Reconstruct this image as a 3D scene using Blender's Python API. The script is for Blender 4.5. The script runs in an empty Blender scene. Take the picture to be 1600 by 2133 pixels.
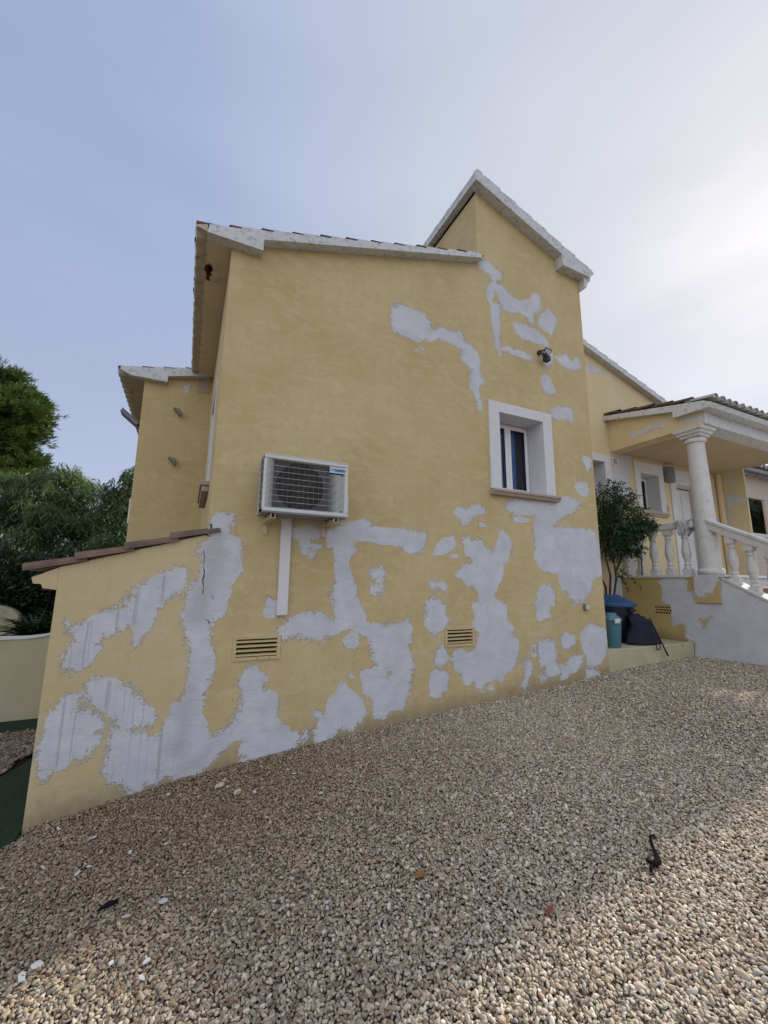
import bpy, bmesh, math, random
import numpy as np
from mathutils import Vector, Matrix, Euler
from mathutils.geometry import tessellate_polygon

# ---------------------------------------------------------------- camera, sky, sun, exposure
S = bpy.context.scene
C = S.collection
F = 860.0                                   # focal length in pixels of a 1600 px wide picture
PITCH, ROLL, YAW = math.radians(9.9), math.radians(.55), math.radians(25.3)
EYE = np.array([0, 0, 1.6])
cy, sy, cp, sp = math.cos(YAW), math.sin(YAW), math.cos(PITCH), math.sin(PITCH)
_f = np.array([sy*cp, cy*cp, sp]); _r = np.array([cy, -sy, 0]); _u = np.cross(_r, _f)
R_ = math.cos(ROLL)*_r + math.sin(ROLL)*_u
U_ = -math.sin(ROLL)*_r + math.cos(ROLL)*_u
cam = bpy.data.cameras.new('camera'); cam.sensor_fit = 'HORIZONTAL'; cam.sensor_width = 36
cam.lens = F/1600*36; cam.clip_start = .05; cam.clip_end = 2000
co = bpy.data.objects.new('camera', cam); C.objects.link(co)
co.matrix_world = Matrix(((R_[0], U_[0], -_f[0], 0), (R_[1], U_[1], -_f[1], 0), (R_[2], U_[2], -_f[2], 1.6), (0, 0, 0, 1)))
S.camera = co

SUN_AZ, SUN_EL = 75.5, 32.3                 # azimuth from +Y towards +X
sd = Vector((math.sin(math.radians(SUN_AZ))*math.cos(math.radians(SUN_EL)),
             math.cos(math.radians(SUN_AZ))*math.cos(math.radians(SUN_EL)), math.sin(math.radians(SUN_EL))))
W = bpy.data.worlds.new('World'); S.world = W; W.use_nodes = True
nt = W.node_tree; nt.nodes.clear()
wo = nt.nodes.new('ShaderNodeOutputWorld'); bg = nt.nodes.new('ShaderNodeBackground')
sky = nt.nodes.new('ShaderNodeTexSky'); sky.sky_type = 'NISHITA'; sky.sun_disc = False
sky.sun_elevation = math.radians(SUN_EL); sky.sun_rotation = math.radians(SUN_AZ)
sky.air_density = 1.0; sky.dust_density = 1.5; sky.ozone_density = 1.5; sky.altitude = 50
# thin veil of high cloud: brighter towards the sun
tc = nt.nodes.new('ShaderNodeTexCoord')
dt = nt.nodes.new('ShaderNodeVectorMath'); dt.operation = 'DOT_PRODUCT'; dt.inputs[1].default_value = sd
nt.links.new(tc.outputs['Generated'], dt.inputs[0])
mr = nt.nodes.new('ShaderNodeMapRange'); mr.interpolation_type = 'SMOOTHSTEP'
mr.inputs['From Min'].default_value = .0; mr.inputs['From Max'].default_value = 1.08
nt.links.new(dt.outputs['Value'], mr.inputs['Value'])
cr = nt.nodes.new('ShaderNodeValToRGB'); nt.links.new(mr.outputs[0], cr.inputs[0])
cr.color_ramp.elements[0].color = (3.0, 3.7, 5.5, 1); cr.color_ramp.elements[1].color = (6.2, 6.35, 6.8, 1)
e = cr.color_ramp.elements.new(.45); e.color = (3.5, 4.25, 6.05, 1)
e = cr.color_ramp.elements.new(.75); e.color = (4.6, 5.15, 6.5, 1)
mp = nt.nodes.new('ShaderNodeMapping'); mp.inputs['Scale'].default_value = (1.0, 1.0, 4.0)
nt.links.new(tc.outputs['Generated'], mp.inputs[0])
nz = nt.nodes.new('ShaderNodeTexNoise'); nz.inputs['Scale'].default_value = 1.6; nz.inputs['Detail'].default_value = 3
nz.inputs['Roughness'].default_value = .45; nt.links.new(mp.outputs[0], nz.inputs['Vector'])
m2 = nt.nodes.new('ShaderNodeMapRange'); m2.inputs['To Min'].default_value = .80; m2.inputs['To Max'].default_value = .95
m2.inputs['From Min'].default_value = .3; m2.inputs['From Max'].default_value = .7
nt.links.new(nz.outputs[0], m2.inputs[0])
mx = nt.nodes.new('ShaderNodeMix'); mx.data_type = 'RGBA'
nt.links.new(m2.outputs[0], mx.inputs['Factor']); nt.links.new(sky.outputs[0], mx.inputs[6]); nt.links.new(cr.outputs[0], mx.inputs[7])
# paler haze low over the horizon
sx_ = nt.nodes.new('ShaderNodeSeparateXYZ'); nt.links.new(tc.outputs['Generated'], sx_.inputs[0])
mh = nt.nodes.new('ShaderNodeMapRange'); mh.interpolation_type = 'SMOOTHSTEP'; mh.inputs['From Min'].default_value = 0; mh.inputs['From Max'].default_value = .75
mh.inputs['To Min'].default_value = .55; mh.inputs['To Max'].default_value = 0; nt.links.new(sx_.outputs[2], mh.inputs[0])
cm = nt.nodes.new('ShaderNodeMapRange'); cm.inputs['From Min'].default_value = .3; cm.inputs['From Max'].default_value = .7; cm.inputs['To Min'].default_value = .975; cm.inputs['To Max'].default_value = 1.025
nz2 = nt.nodes.new('ShaderNodeTexNoise'); nz2.inputs['Scale'].default_value = 2.2; nz2.inputs['Detail'].default_value = 6; nz2.inputs['Roughness'].default_value = .55; nz2.inputs['Distortion'].default_value = .6
nt.links.new(mp.outputs[0], nz2.inputs['Vector']); nt.links.new(nz2.outputs[0], cm.inputs[0])
vm = nt.nodes.new('ShaderNodeVectorMath'); vm.operation = 'SCALE'; nt.links.new(mx.outputs[2], vm.inputs[0]); nt.links.new(cm.outputs[0], vm.inputs['Scale'])
mxh = nt.nodes.new('ShaderNodeMix'); mxh.data_type = 'RGBA'; mxh.inputs[7].default_value = (5.0, 5.5, 6.9, 1)
nt.links.new(mh.outputs[0], mxh.inputs['Factor']); nt.links.new(vm.outputs[0], mxh.inputs[6]); mx = mxh
# unseen sky behind and left of the camera, brightened to light the facade
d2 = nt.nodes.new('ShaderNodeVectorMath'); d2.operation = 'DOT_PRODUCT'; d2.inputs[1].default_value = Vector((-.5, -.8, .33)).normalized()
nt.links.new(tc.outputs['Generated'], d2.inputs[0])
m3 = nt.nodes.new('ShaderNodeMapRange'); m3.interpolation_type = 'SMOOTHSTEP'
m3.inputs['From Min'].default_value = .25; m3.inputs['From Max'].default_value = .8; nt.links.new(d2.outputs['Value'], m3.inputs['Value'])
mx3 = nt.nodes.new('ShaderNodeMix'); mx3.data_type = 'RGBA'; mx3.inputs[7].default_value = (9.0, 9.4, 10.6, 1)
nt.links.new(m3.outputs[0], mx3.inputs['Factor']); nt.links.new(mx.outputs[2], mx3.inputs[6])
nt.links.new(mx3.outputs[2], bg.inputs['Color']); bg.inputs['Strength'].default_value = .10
nt.links.new(bg.outputs[0], wo.inputs['Surface'])

sl = bpy.data.lights.new('sun', 'SUN'); sl.energy = 5.0; sl.angle = math.radians(1.6); sl.color = (1, .93, .80)
so = bpy.data.objects.new('sun', sl); C.objects.link(so); so.location = (30, 10, 25)
so.rotation_euler = sd.to_track_quat('Z', 'Y').to_euler()
S.view_settings.view_transform = 'Standard'; S.view_settings.look = 'None'
S.view_settings.exposure = 0.24; S.view_settings.gamma = 1

random.seed(5); rng = np.random.default_rng(5)

# ---------------------------------------------------------------- photo pixel -> point on a real plane
def ray(x, y): return (x-800)/F*R_ + (1066.5-y)/F*U_ + _f
def onY(x, y, Y): d = ray(x, y); return EYE + d*Y/d[1]
def onX(x, y, X): d = ray(x, y); return EYE + d*X/d[0]
def onZ(x, y, Z): d = ray(x, y); return EYE + d*(Z-1.6)/d[2]
GX = [-40, -2.5, -.95, -.88, .18, 1.41, 2.48, 3.45, 5.27, 7.4, 9, 40]
GZ = [-.14, -.14, -.14, -.144, .012, .136, .216, .268, .424, .515, .55, .55]
def gz(x): return np.interp(x, GX, GZ)
def gnd(x, y):
    z = 0.
    for i in range(25): z = float(gz(onZ(x, y, z)[0]))
    return onZ(x, y, z)

# ---------------------------------------------------------------- materials
def newmat(name):
    m = bpy.data.materials.new(name); m.use_nodes = True
    t = m.node_tree; b = t.nodes['Principled BSDF']
    return m, t, b
def nd(t, typ, ins=None, **kw):
    n = t.nodes.new(typ)
    for k, v in kw.items(): setattr(n, k, v)
    for k, v in (ins or {}).items():
        s = n.inputs[k]
        if hasattr(v, 'is_output'): t.links.new(v, s)
        else: s.default_value = v
    return n
def coord(t, scale=(1, 1, 1), rot=(0, 0, 0)):
    c = t.nodes.new('ShaderNodeTexCoord')
    return nd(t, 'ShaderNodeMapping', {0: c.outputs['Object'], 'Scale': scale, 'Rotation': rot}).outputs[0]
def noise(t, vec, scale, detail=4, rough=.55, dist=0):
    return nd(t, 'ShaderNodeTexNoise', {'Vector': vec, 'Scale': scale, 'Detail': detail, 'Roughness': rough, 'Distortion': dist}).outputs[0]
def rng_(t, v, a, b, c=0., d=1., smooth=False):
    n = nd(t, 'ShaderNodeMapRange', {0: v, 1: a, 2: b, 3: c, 4: d})
    if smooth: n.interpolation_type = 'SMOOTHSTEP'
    return n.outputs[0]
def mixc(t, f, a, b, mode='MIX'):
    return nd(t, 'ShaderNodeMix', {0: f, 6: a, 7: b}, data_type='RGBA', blend_type=mode).outputs[2]
def math_(t, op, a, b=0., c=None):
    i = {0: a, 1: b}
    if c is not None: i[2] = c
    return nd(t, 'ShaderNodeMath', i, operation=op).outputs[0]
def attr(t, name, typ='GEOMETRY'):
    n = nd(t, 'ShaderNodeAttribute', attribute_type=typ, attribute_name=name); return n.outputs['Fac']
def bump(t, b, h, strength=.3, dist=.01):
    n = nd(t, 'ShaderNodeBump', {'Height': h, 'Strength': strength, 'Distance': dist}); t.links.new(n.outputs[0], b.inputs['Normal'])
def col4(c): return (c[0], c[1], c[2], 1)

YEL = (.565, .46, .255); YELD = (.475, .36, .17); FIL = (.57, .585, .62)
def plaster(name, base=YEL, dark=YELD, filler=True, mott=1.0):
    m, t, b = newmat(name); v = coord(t)
    n1 = noise(t, v, .8, 5, .6, .3)
    c = mixc(t, rng_(t, n1, .35, .65), col4(base), col4(dark))
    st = noise(t, coord(t, (5, 5, .8)), 1.6, 6, .65, .6)                      # old vertical brush and roller marks
    c = mixc(t, rng_(t, st, .50, .72, 0, .38*mott), c, col4([x*y for x, y in zip(base, (.78, .74, .62))]))
    st2 = noise(t, coord(t, (1.2, 1.2, 3), (0, .6, 0)), 2.3, 6, .7, 1.8)
    c = mixc(t, rng_(t, st2, .48, .70, 0, .55*mott), c, col4([x*y for x, y in zip(base, (1.14, 1.18, 1.35))]))
    n2 = noise(t, v, 60, 3, .6)
    c = mixc(t, rng_(t, noise(t, coord(t, (6, 6, 4), (0, .5, 0)), 2.2, 7, .75, 1.4), .50, .66, 0, .38*mott), c, col4([x*y for x, y in zip(base, (.80, .76, .64))]))
    c = mixc(t, rng_(t, n2, .3, .75, 0, .30), c, col4([x*.72 for x in base]))
    sp_ = noise(t, v, 21, 1, .5)
    c = mixc(t, rng_(t, sp_, .76, .80, 0, .6), c, (.16, .12, .07, 1))
    ro = noise(t, coord(t, (7, 7, .22)), 1.4, 5, .7, .2)
    c = mixc(t, rng_(t, ro, .56, .72, 0, .22*mott), c, col4([x*y for x, y in zip(base, (.70, .67, .60))]))
    ck = noise(t, v, 1.15, 3, .55, 1.0); cl_ = math_(t, 'ABSOLUTE', math_(t, 'SUBTRACT', ck, .5))
    c = mixc(t, math_(t, 'MULTIPLY', rng_(t, cl_, .0, .0009, .45, 0), rng_(t, noise(t, v, 1.9, 2, .5), .50, .58)), c, (.16, .125, .075, 1))
    # splash-back dirt along the ground
    dd = math_(t, 'ADD', math_(t, 'SUBTRACT', 1.0, attr(t, 'lowinv')), math_(t, 'MULTIPLY', noise(t, v, 6, 5, .7), .35))
    c = mixc(t, rng_(t, dd, .13, .46, .7, 0, True), c, (.17, .14, .09, 1))
    hgt = math_(t, 'ADD', math_(t, 'MULTIPLY', n2, .30), math_(t, 'MULTIPLY', noise(t, v, 14, 4, .6), .5))
    if filler:
        d = attr(t, 'patch')
        w1 = noise(t, v, 30, 6, .82, .8)
        w2 = noise(t, coord(t, (30, 30, 70), (0, .9, 0)), 1.0, 3, .6)
        wob = math_(t, 'ADD', math_(t, 'MULTIPLY', math_(t, 'SUBTRACT', w1, .5), .15),
                    math_(t, 'MULTIPLY', math_(t, 'SUBTRACT', w2, .5), .075))
        wob = math_(t, 'ADD', wob, math_(t, 'MULTIPLY', math_(t, 'SUBTRACT', noise(t, v, 9, 3, .7, 1.2), .5), .075))
        # some edges were drawn out smoothly, others scraped ragged
        am = rng_(t, noise(t, v, 2.6, 2, .5, .6), .42, .58, .18, 2.0, True)
        dw = math_(t, 'ADD', d, math_(t, 'MULTIPLY', wob, am))
        dw = math_(t, 'ADD', dw, .012)
        k = rng_(t, dw, -.002, .004)
        fn = noise(t, v, 3.5, 5, .6, .4)
        fc = mixc(t, rng_(t, fn, .35, .7), col4(FIL), (.47, .485, .525, 1))
        tr = noise(t, coord(t, (4, 4, 9), (0, .9, 0)), 1.3, 6, .7, 1.5)         # trowel drags
        fc = mixc(t, rng_(t, tr, .52, .70, 0, .5), fc, (.43, .435, .455, 1))
        fc = mixc(t, rng_(t, noise(t, coord(t, (2, 2, 5), (0, -.7, 0)), 1.1, 7, .75, 2.2), .52, .68, 0, .4), fc, (.64, .645, .66, 1))
        hc = noise(t, v, 2.7, 2, .5, 1.5); hl = math_(t, 'ABSOLUTE', math_(t, 'SUBTRACT', hc, .5)); fc = mixc(t, math_(t, 'MULTIPLY', rng_(t, hl, .0, .0022, .35, 0), rng_(t, noise(t, v, 4, 2, .5), .5, .6)), fc, (.25, .24, .23, 1))
        g = attr(t, 'grey')
        gk = rng_(t, math_(t, 'ADD', g, math_(t, 'MULTIPLY', math_(t, 'SUBTRACT', noise(t, v, 9, 5, .7), .5), .12)), -.05, .06)
        fc = mixc(t, math_(t, 'MULTIPLY', gk, .6), fc, (.37, .375, .385, 1))
        bl = noise(t, v, 17, 6, .8)
        fc = mixc(t, math_(t, 'MULTIPLY', gk, rng_(t, bl, .60, .66, 0, .35)), fc, (.22, .22, .22, 1))
        dr = noise(t, coord(t, (27, 27, .30)), 1.0, 4, .6)
        dk = rng_(t, dr, .54, .58)
        dp = rng_(t, attr(t, 'drip'), 0, .03)
        fc = mixc(t, math_(t, 'MULTIPLY', math_(t, 'MULTIPLY', dk, dp), .5), fc, (.29, .29, .29, 1))
        # thin, scraped places near the edges let the yellow through
        th = math_(t, 'MULTIPLY', rng_(t, d, .0, .05, 1, 0), rng_(t, noise(t, coord(t, (9, 9, 60), (0, .4, 0)), 1, 3, .7), .52, .64))
        k2 = math_(t, 'MULTIPLY', k, math_(t, 'SUBTRACT', 1.0, math_(t, 'MULTIPLY', th, .75)))
        # faint primer halo around the filler
        halo = math_(t, 'MULTIPLY', rng_(t, dw, -.05, .0), .18)
        c = mixc(t, halo, c, (.52, .46, .32, 1))
        c = mixc(t, k2, c, fc)
        edge = math_(t, 'MULTIPLY', rng_(t, dw, -.004, .0), rng_(t, dw, .006, .002))
        c = mixc(t, math_(t, 'MULTIPLY', edge, .08), c, (.30, .27, .22, 1))
        hgt = math_(t, 'ADD', math_(t, 'MULTIPLY', hgt, math_(t, 'SUBTRACT', 1.0, math_(t, 'MULTIPLY', k, .6))),
                    math_(t, 'ADD', math_(t, 'MULTIPLY', k, .22), math_(t, 'MULTIPLY', math_(t, 'MULTIPLY', tr, k), .8)))
    t.links.new(c, b.inputs['Base Color']); b.inputs['Roughness'].default_value = .88
    b.inputs['Specular IOR Level'].default_value = .25
    bump(t, b, hgt, .9, .007)
    return m
def simple(name, colr, rough=.6, metal=0, var=.15, scale=8, bmp=.15, dirt=None, spec=.5):
    m, t, b = newmat(name); v = coord(t)
    n = noise(t, v, scale, 5, .6)
    c = mixc(t, rng_(t, n, .3, .7, 0, 1), col4(colr), col4([x*(1-var) for x in colr]))
    if dirt:
        n2 = noise(t, v, dirt[1], 6, .7)
        c = mixc(t, rng_(t, n2, dirt[2], dirt[2]+.12, 0, dirt[3]), c, col4(dirt[0]))
    t.links.new(c, b.inputs['Base Color']); b.inputs['Roughness'].default_value = rough
    b.inputs['Metallic'].default_value = metal; b.inputs['Specular IOR Level'].default_value = spec
    if bmp: bump(t, b, noise(t, v, scale*7, 3, .6), bmp, .004)
    return m
M = {}
M['wall'] = plaster('yellow_plaster')
M['wallannex'] = plaster('pale_yellow_plaster', (.56, .465, .275), (.52, .425, .235), mott=.5)
M['wallannexplain'] = plaster('pale_yellow_plaster_plain', (.56, .465, .275), (.52, .425, .235), False, .5)
M['wallplain'] = plaster('yellow_plaster_plain', filler=False)
M['warm'] = plaster('warm_yellow_plaster', (.67, .57, .375), (.63, .51, .30), False, .5)
M['trim'] = simple('white_render_trim', (.60, .62, .63), .85, var=.10, scale=5, bmp=.3, dirt=((.20, .20, .18), 19, .52, .6), spec=.2)
M['trimclean'] = simple('white_painted_surround', (.64, .645, .65), .8, var=.07, scale=6, bmp=.2, dirt=((.40, .38, .34), 9, .62, .3), spec=.2)
M['soffit'] = simple('cream_soffit', (.66, .57, .43), .85, var=.10, scale=2, bmp=.2, dirt=((.36, .31, .24), 3, .56, .6), spec=.2)
M['soffitold'] = simple('stained_mortar', (.50, .45, .36), .9, var=.25, scale=7, bmp=.5, dirt=((.13, .10, .08), 8, .58, .75), spec=.2)
M['tile'] = simple('old_terracotta', (.17, .095, .065), .9, var=.5, scale=6, bmp=.6, dirt=((.055, .05, .045), 8, .47, .85), spec=.15)
M['mattblack'] = simple('matt_black', (.012, .012, .013), 1, bmp=.2, spec=.05)
M['grillein'] = simple('ac_grille_slats', (.25, .25, .24), .6, bmp=0, spec=.2)
M['rust'] = simple('bare_brick', (.085, .04, .028), .95, bmp=.4, spec=.1)
M['tiledust'] = simple('dusty_terracotta', (.20, .135, .10), .95, var=.4, scale=7, bmp=.7, dirt=((.10, .09, .08), 7, .50, .8), spec=.1)
M['alublack'] = simple('dark_cast_aluminium', (.045, .045, .05), .5, .2, bmp=.1)
M['tilegrey'] = simple('limewashed_tile', (.46, .46, .44), .9, var=.3, scale=9, bmp=.5, dirt=((.13, .12, .11), 14, .52, .85), spec=.2)
M['stone'] = simple('pink_cast_stone', (.41, .33, .265), .75, var=.15, scale=9, bmp=.2, dirt=((.20, .15, .12), 12, .6, .5))
M['whitestone'] = simple('white_cast_stone', (.60, .60, .58), .8, var=.1, scale=7, bmp=.35, dirt=((.30, .29, .26), 9, .55, .5), spec=.2)
M['pvc'] = simple('white_window_frame', (.70, .71, .72), .35, var=.05, bmp=0)
M['gasket'] = simple('black_rubber', (.012, .012, .013), .6, bmp=0)
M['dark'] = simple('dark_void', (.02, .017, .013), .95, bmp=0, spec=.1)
M['ac'] = simple('ac_ivory_metal', (.56, .57, .55), .42, var=.06, scale=3, bmp=0, dirt=((.36, .35, .31), 5, .62, .35))
M['acdark'] = simple('ac_fins', (.010, .011, .013), .95, var=.3, scale=30, bmp=0, spec=.05)
M['fan'] = simple('fan_plastic', (.018, .018, .022), .8, bmp=0, spec=.1)
M['bracket'] = simple('cream_bracket', (.55, .47, .30), .5, var=.15, bmp=0, dirt=((.22, .13, .07), 14, .6, .5))
M['black'] = simple('black_plastic', (.018, .018, .02), .5, var=.3, bmp=.1)
M['alu'] = simple('grey_cast_aluminium', (.17, .17, .17), .5, .3, bmp=.1)
M['greymetal'] = simple('grey_painted_metal', (.19, .19, .20), .5, bmp=0)
M['greyplate'] = simple('shaded_plate', (.035, .036, .04), .9, bmp=0, spec=.1)  # plate behind the slats, coloured dark for the shade in their gaps
M['surplate'] = simple('fan_surround_plate', (.085, .087, .095), .9, bmp=0, spec=.1)
M['duct'] = simple('white_plastic_duct', (.62, .62, .62), .45, var=.06, scale=3, bmp=0, dirt=((.42, .39, .33), 4, .6, .3))
M['teal'] = simple('teal_plastic', (.075, .19, .24), .42, var=.12, scale=4, bmp=.05, dirt=((.13, .17, .18), 7, .58, .4))
M['bluelid'] = simple('blue_plastic', (.028, .09, .22), .42, var=.2, scale=5, bmp=.05, dirt=((.10, .15, .20), 8, .55, .4))
M['navy'] = simple('navy_plastic', (.010, .014, .030), .5, var=.3, bmp=.05)
M['fabric'] = simple('navy_fabric', (.010, .012, .028), .9, var=.4, scale=12, bmp=.4)
M['whitepl'] = simple('white_plastic', (.66, .66, .64), .4, bmp=0)
M['door'] = simple('white_door', (.66, .66, .66), .4, var=.05, bmp=0)
M['badge'] = simple('pale_badge', (.42, .52, .60), .35, var=.03, bmp=0)
M['badgeblue'] = simple('blue_lettering', (.005, .07, .36), .4, bmp=0)
M['badgecyan'] = simple('cyan_emblem', (.02, .30, .62), .4, bmp=0)
M['purple'] = simple('purple_plaque', (.16, .035, .14), .45, bmp=0)
M['concrete'] = simple('painted_concrete', (.50, .45, .29), .9, var=.2, scale=4, bmp=.5, dirt=((.20, .18, .15), 6, .60, .75), spec=.2)
M['terra'] = simple('terracotta_riser', (.26, .10, .065), .7, var=.2, bmp=.1)
M['palewall'] = simple('pale_pink_wall', (.50, .44, .38), .9, var=.08, scale=2, bmp=.2, spec=.2)
M['gardenwall'] = simple('pale_garden_wall', (.45, .41, .275), .9, var=.14, scale=2, bmp=.3, dirt=((.35, .27, .14), 1.6, .60, .35), spec=.2)
M['turf'] = simple('artificial_turf', (.034, .054, .034), .95, var=.45, scale=30, bmp=1.0, dirt=((.09, .055, .05), 3.2, .68, .5), spec=.1)
M['bark'] = simple('bark', (.10, .075, .055), .95, var=.4, scale=14, bmp=.8, spec=.2)
M['chip'] = simple('paint_flake', (.56, .57, .58), .7, var=.1, bmp=.1)
M['chipcream'] = simple('cream_plaster_flake', (.62, .55, .36), .8, var=.15, bmp=.3)
M['cloth'] = simple('grey_white_cloth', (.50, .51, .52), .95, var=.25, scale=20, bmp=.5, spec=.1)
M['dryleaf'] = simple('dry_leaf', (.34, .15, .04), .8, var=.4, scale=30, bmp=.2)
M['redleaf'] = simple('red_leaf', (.22, .05, .025), .8, var=.4, scale=30, bmp=.2)
M['crack'] = simple('crack_shadow', (.05, .042, .035), 1, bmp=0, spec=0)
M['ceil'] = simple('tan_porch_ceiling', (.50, .385, .25), .9, var=.12, scale=2, bmp=.2, spec=.15)
def leafmat(name, a, b_, trans=.35, rough=.55, lit=None):
    m, t, b = newmat(name)
    v = attr(t, 'tint'); cl = noise(t, coord(t), 1.3, 3, .6)
    c = mixc(t, v, col4(a), col4(b_))
    if lit: c = mixc(t, rng_(t, cl, .45, .65, 0, .8), c, col4(lit))
    t.links.new(c, b.inputs['Base Color']); b.inputs['Roughness'].default_value = rough
    tr = nd(t, 'ShaderNodeBsdfTranslucent', {'Color': c}); mxs = nd(t, 'ShaderNodeMixShader', {0: trans})
    o = t.nodes['Material Output']
    t.links.new(b.outputs[0], mxs.inputs[1]); t.links.new(tr.outputs[0], mxs.inputs[2]); t.links.new(mxs.outputs[0], o.inputs[0])
    return m
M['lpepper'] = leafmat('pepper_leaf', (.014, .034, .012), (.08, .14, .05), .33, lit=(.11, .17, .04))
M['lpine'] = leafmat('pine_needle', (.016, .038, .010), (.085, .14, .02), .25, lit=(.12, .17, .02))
M['lhedge'] = leafmat('hedge_leaf', (.012, .026, .012), (.03, .055, .02), .25)
M['lbush'] = leafmat('bush_leaf', (.020, .048, .018), (.055, .105, .032), .3, .4)
M['lfan'] = leafmat('fan_leaf', (.012, .026, .008), (.026, .052, .014), .2)
M['lpalm'] = leafmat('palm_leaf', (.010, .022, .010), (.03, .055, .018), .2)
M['petal'] = leafmat('white_petal', (.7, .7, .66), (.6, .6, .5), .3)

def glass():
    m, t, b = newmat('window_glass')
    g = nd(t, 'ShaderNodeBsdfGlossy', {'Roughness': .02, 'Color': (.9, .95, 1, 1)}); tr = nd(t, 'ShaderNodeBsdfTransparent', {'Color': (.88, .93, .97, 1)})
    fr = nd(t, 'ShaderNodeFresnel', {0: 1.5}); ms = nd(t, 'ShaderNodeMixShader', {0: math_(t, 'MULTIPLY', fr.outputs[0], 1.6)})
    t.links.new(tr.outputs[0], ms.inputs[1]); t.links.new(g.outputs[0], ms.inputs[2])
    t.links.new(ms.outputs[0], t.nodes['Material Output'].inputs[0]); return m
M['glass'] = glass()
M['blue_sheet'] = simple('sky_blue_sheet', (.085, .22, .54), .9, var=.25, scale=4, bmp=0)  # blue sheet added behind the panes, standing in for reflected sky

# ---------------------------------------------------------------- mesh helpers
ORIG = {}
class MB:
    def __init__(s): s.v = []; s.f = []; s.m = []; s.mi = 0
    def add(s, vs, fs):
        o = len(s.v); s.v += [tuple(map(float, p)) for p in vs]; s.f += [[i+o for i in f] for f in fs]; s.m += [s.mi]*len(fs); return s
    def box(s, x0, x1, y0, y1, z0, z1):
        return s.add([(x0,y0,z0),(x1,y0,z0),(x1,y1,z0),(x0,y1,z0),(x0,y0,z1),(x1,y0,z1),(x1,y1,z1),(x0,y1,z1)],
                     [(0,3,2,1),(4,5,6,7),(0,1,5,4),(1,2,6,5),(2,3,7,6),(3,0,4,7)])
    def prism(s, poly, ax, a, b):
        """poly in the two other axes (order x,y,z with ax left out), extruded from a to b along ax"""
        n = len(poly)
        def P(p, t):
            return {'y': (p[0], t, p[1]), 'x': (t, p[0], p[1]), 'z': (p[0], p[1], t)}[ax]
        vs = [P(p, a) for p in poly] + [P(p, b) for p in poly]
        ar = sum(poly[i][0]*poly[(i+1) % n][1]-poly[(i+1) % n][0]*poly[i][1] for i in range(n))
        fs = [list(range(n)), list(range(2*n-1, n-1, -1))] + [[(i+1) % n, i, i+n, (i+1) % n+n] for i in range(n)]
        flip = (ar > 0) != (ax == 'y')
        if b < a: flip = not flip
        if flip: fs = [f[::-1] for f in fs]
        return s.add(vs, fs)
    def tube(s, pts, rad, seg=8, cap=True):
        pts = [Vector(p) for p in pts]; rad = rad if hasattr(rad, '__len__') else [rad]*len(pts)
        vs = []; up = Vector((0, 0, 1))
        for i, p in enumerate(pts):
            d = (pts[min(i+1, len(pts)-1)]-pts[max(i-1, 0)]).normalized()
            a = d.cross(up if abs(d.z) < .95 else Vector((0, 1, 0))).normalized(); b = d.cross(a)
            for k in range(seg):
                t = 2*math.pi*k/seg; vs.append(p+(a*math.cos(t)+b*math.sin(t))*rad[i])
        fs = []
        for i in range(len(pts)-1):
            for k in range(seg): fs.append((i*seg+k, i*seg+(k+1) % seg, (i+1)*seg+(k+1) % seg, (i+1)*seg+k))
        if cap: fs += [list(range(seg))[::-1], [len(vs)-seg+k for k in range(seg)]]
        return s.add(vs, fs)
    def lathe(s, prof, c, seg=24, sx=1, sy=1, square=False):
        vs = []; fs = []
        off = math.pi/4 if square else 0
        if square: seg = 4
        for r, z in prof:
            for k in range(seg):
                t = 2*math.pi*k/seg+off; rr = r*(math.sqrt(2) if square else 1)
                vs.append((c[0]+rr*math.cos(t)*sx, c[1]+rr*math.sin(t)*sy, c[2]+z))
        for i in range(len(prof)-1):
            for k in range(seg): fs.append((i*seg+k, i*seg+(k+1) % seg, (i+1)*seg+(k+1) % seg, (i+1)*seg+k))
        fs += [list(range(seg))[::-1], [len(vs)-seg+k for k in range(seg)]]
        return s.add(vs, fs)
    def build(s, name, mats, parent=None, smooth=False, bevel=0, origin=None, label=None):
        me = bpy.data.meshes.new(name)
        if parent is not None: o0 = ORIG[parent.name]
        else: o0 = tuple(origin) if origin is not None else (0, 0, 0)
        me.from_pydata([(x-o0[0], y-o0[1], z-o0[2]) for x, y, z in s.v], [], s.f)
        mats = mats if isinstance(mats, (list, tuple)) else [mats]
        for k in mats: me.materials.append(M[k] if isinstance(k, str) else k)
        me.polygons.foreach_set('material_index', s.m)
        if smooth: me.polygons.foreach_set('use_smooth', [True]*len(me.polygons))
        me.update()
        o = bpy.data.objects.new(name, me); C.objects.link(o)
        if parent is not None: o.parent = parent
        else: o.location = o0
        ORIG[o.name] = o0
        if label: o['label'] = label
        if bevel:
            b = o.modifiers.new('bevel', 'BEVEL'); b.width = bevel; b.segments = 2; b.limit_method = 'ANGLE'
        if smooth == 'auto':
            me.set_sharp_from_angle(angle=math.radians(40))
        return o
def tag(o, label=None, cat=None, group=None, kind=None):
    for k, v in (('label', label), ('category', cat), ('group', group), ('kind', kind)):
        if v: o[k] = v
    return o
def thing(name, loc, label, cat, group=None):
    o = bpy.data.objects.new(name, None); o.empty_display_size = .2; C.objects.link(o); o.location = loc
    ORIG[o.name] = tuple(float(x) for x in loc)
    return tag(o, label, cat, group)

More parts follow.
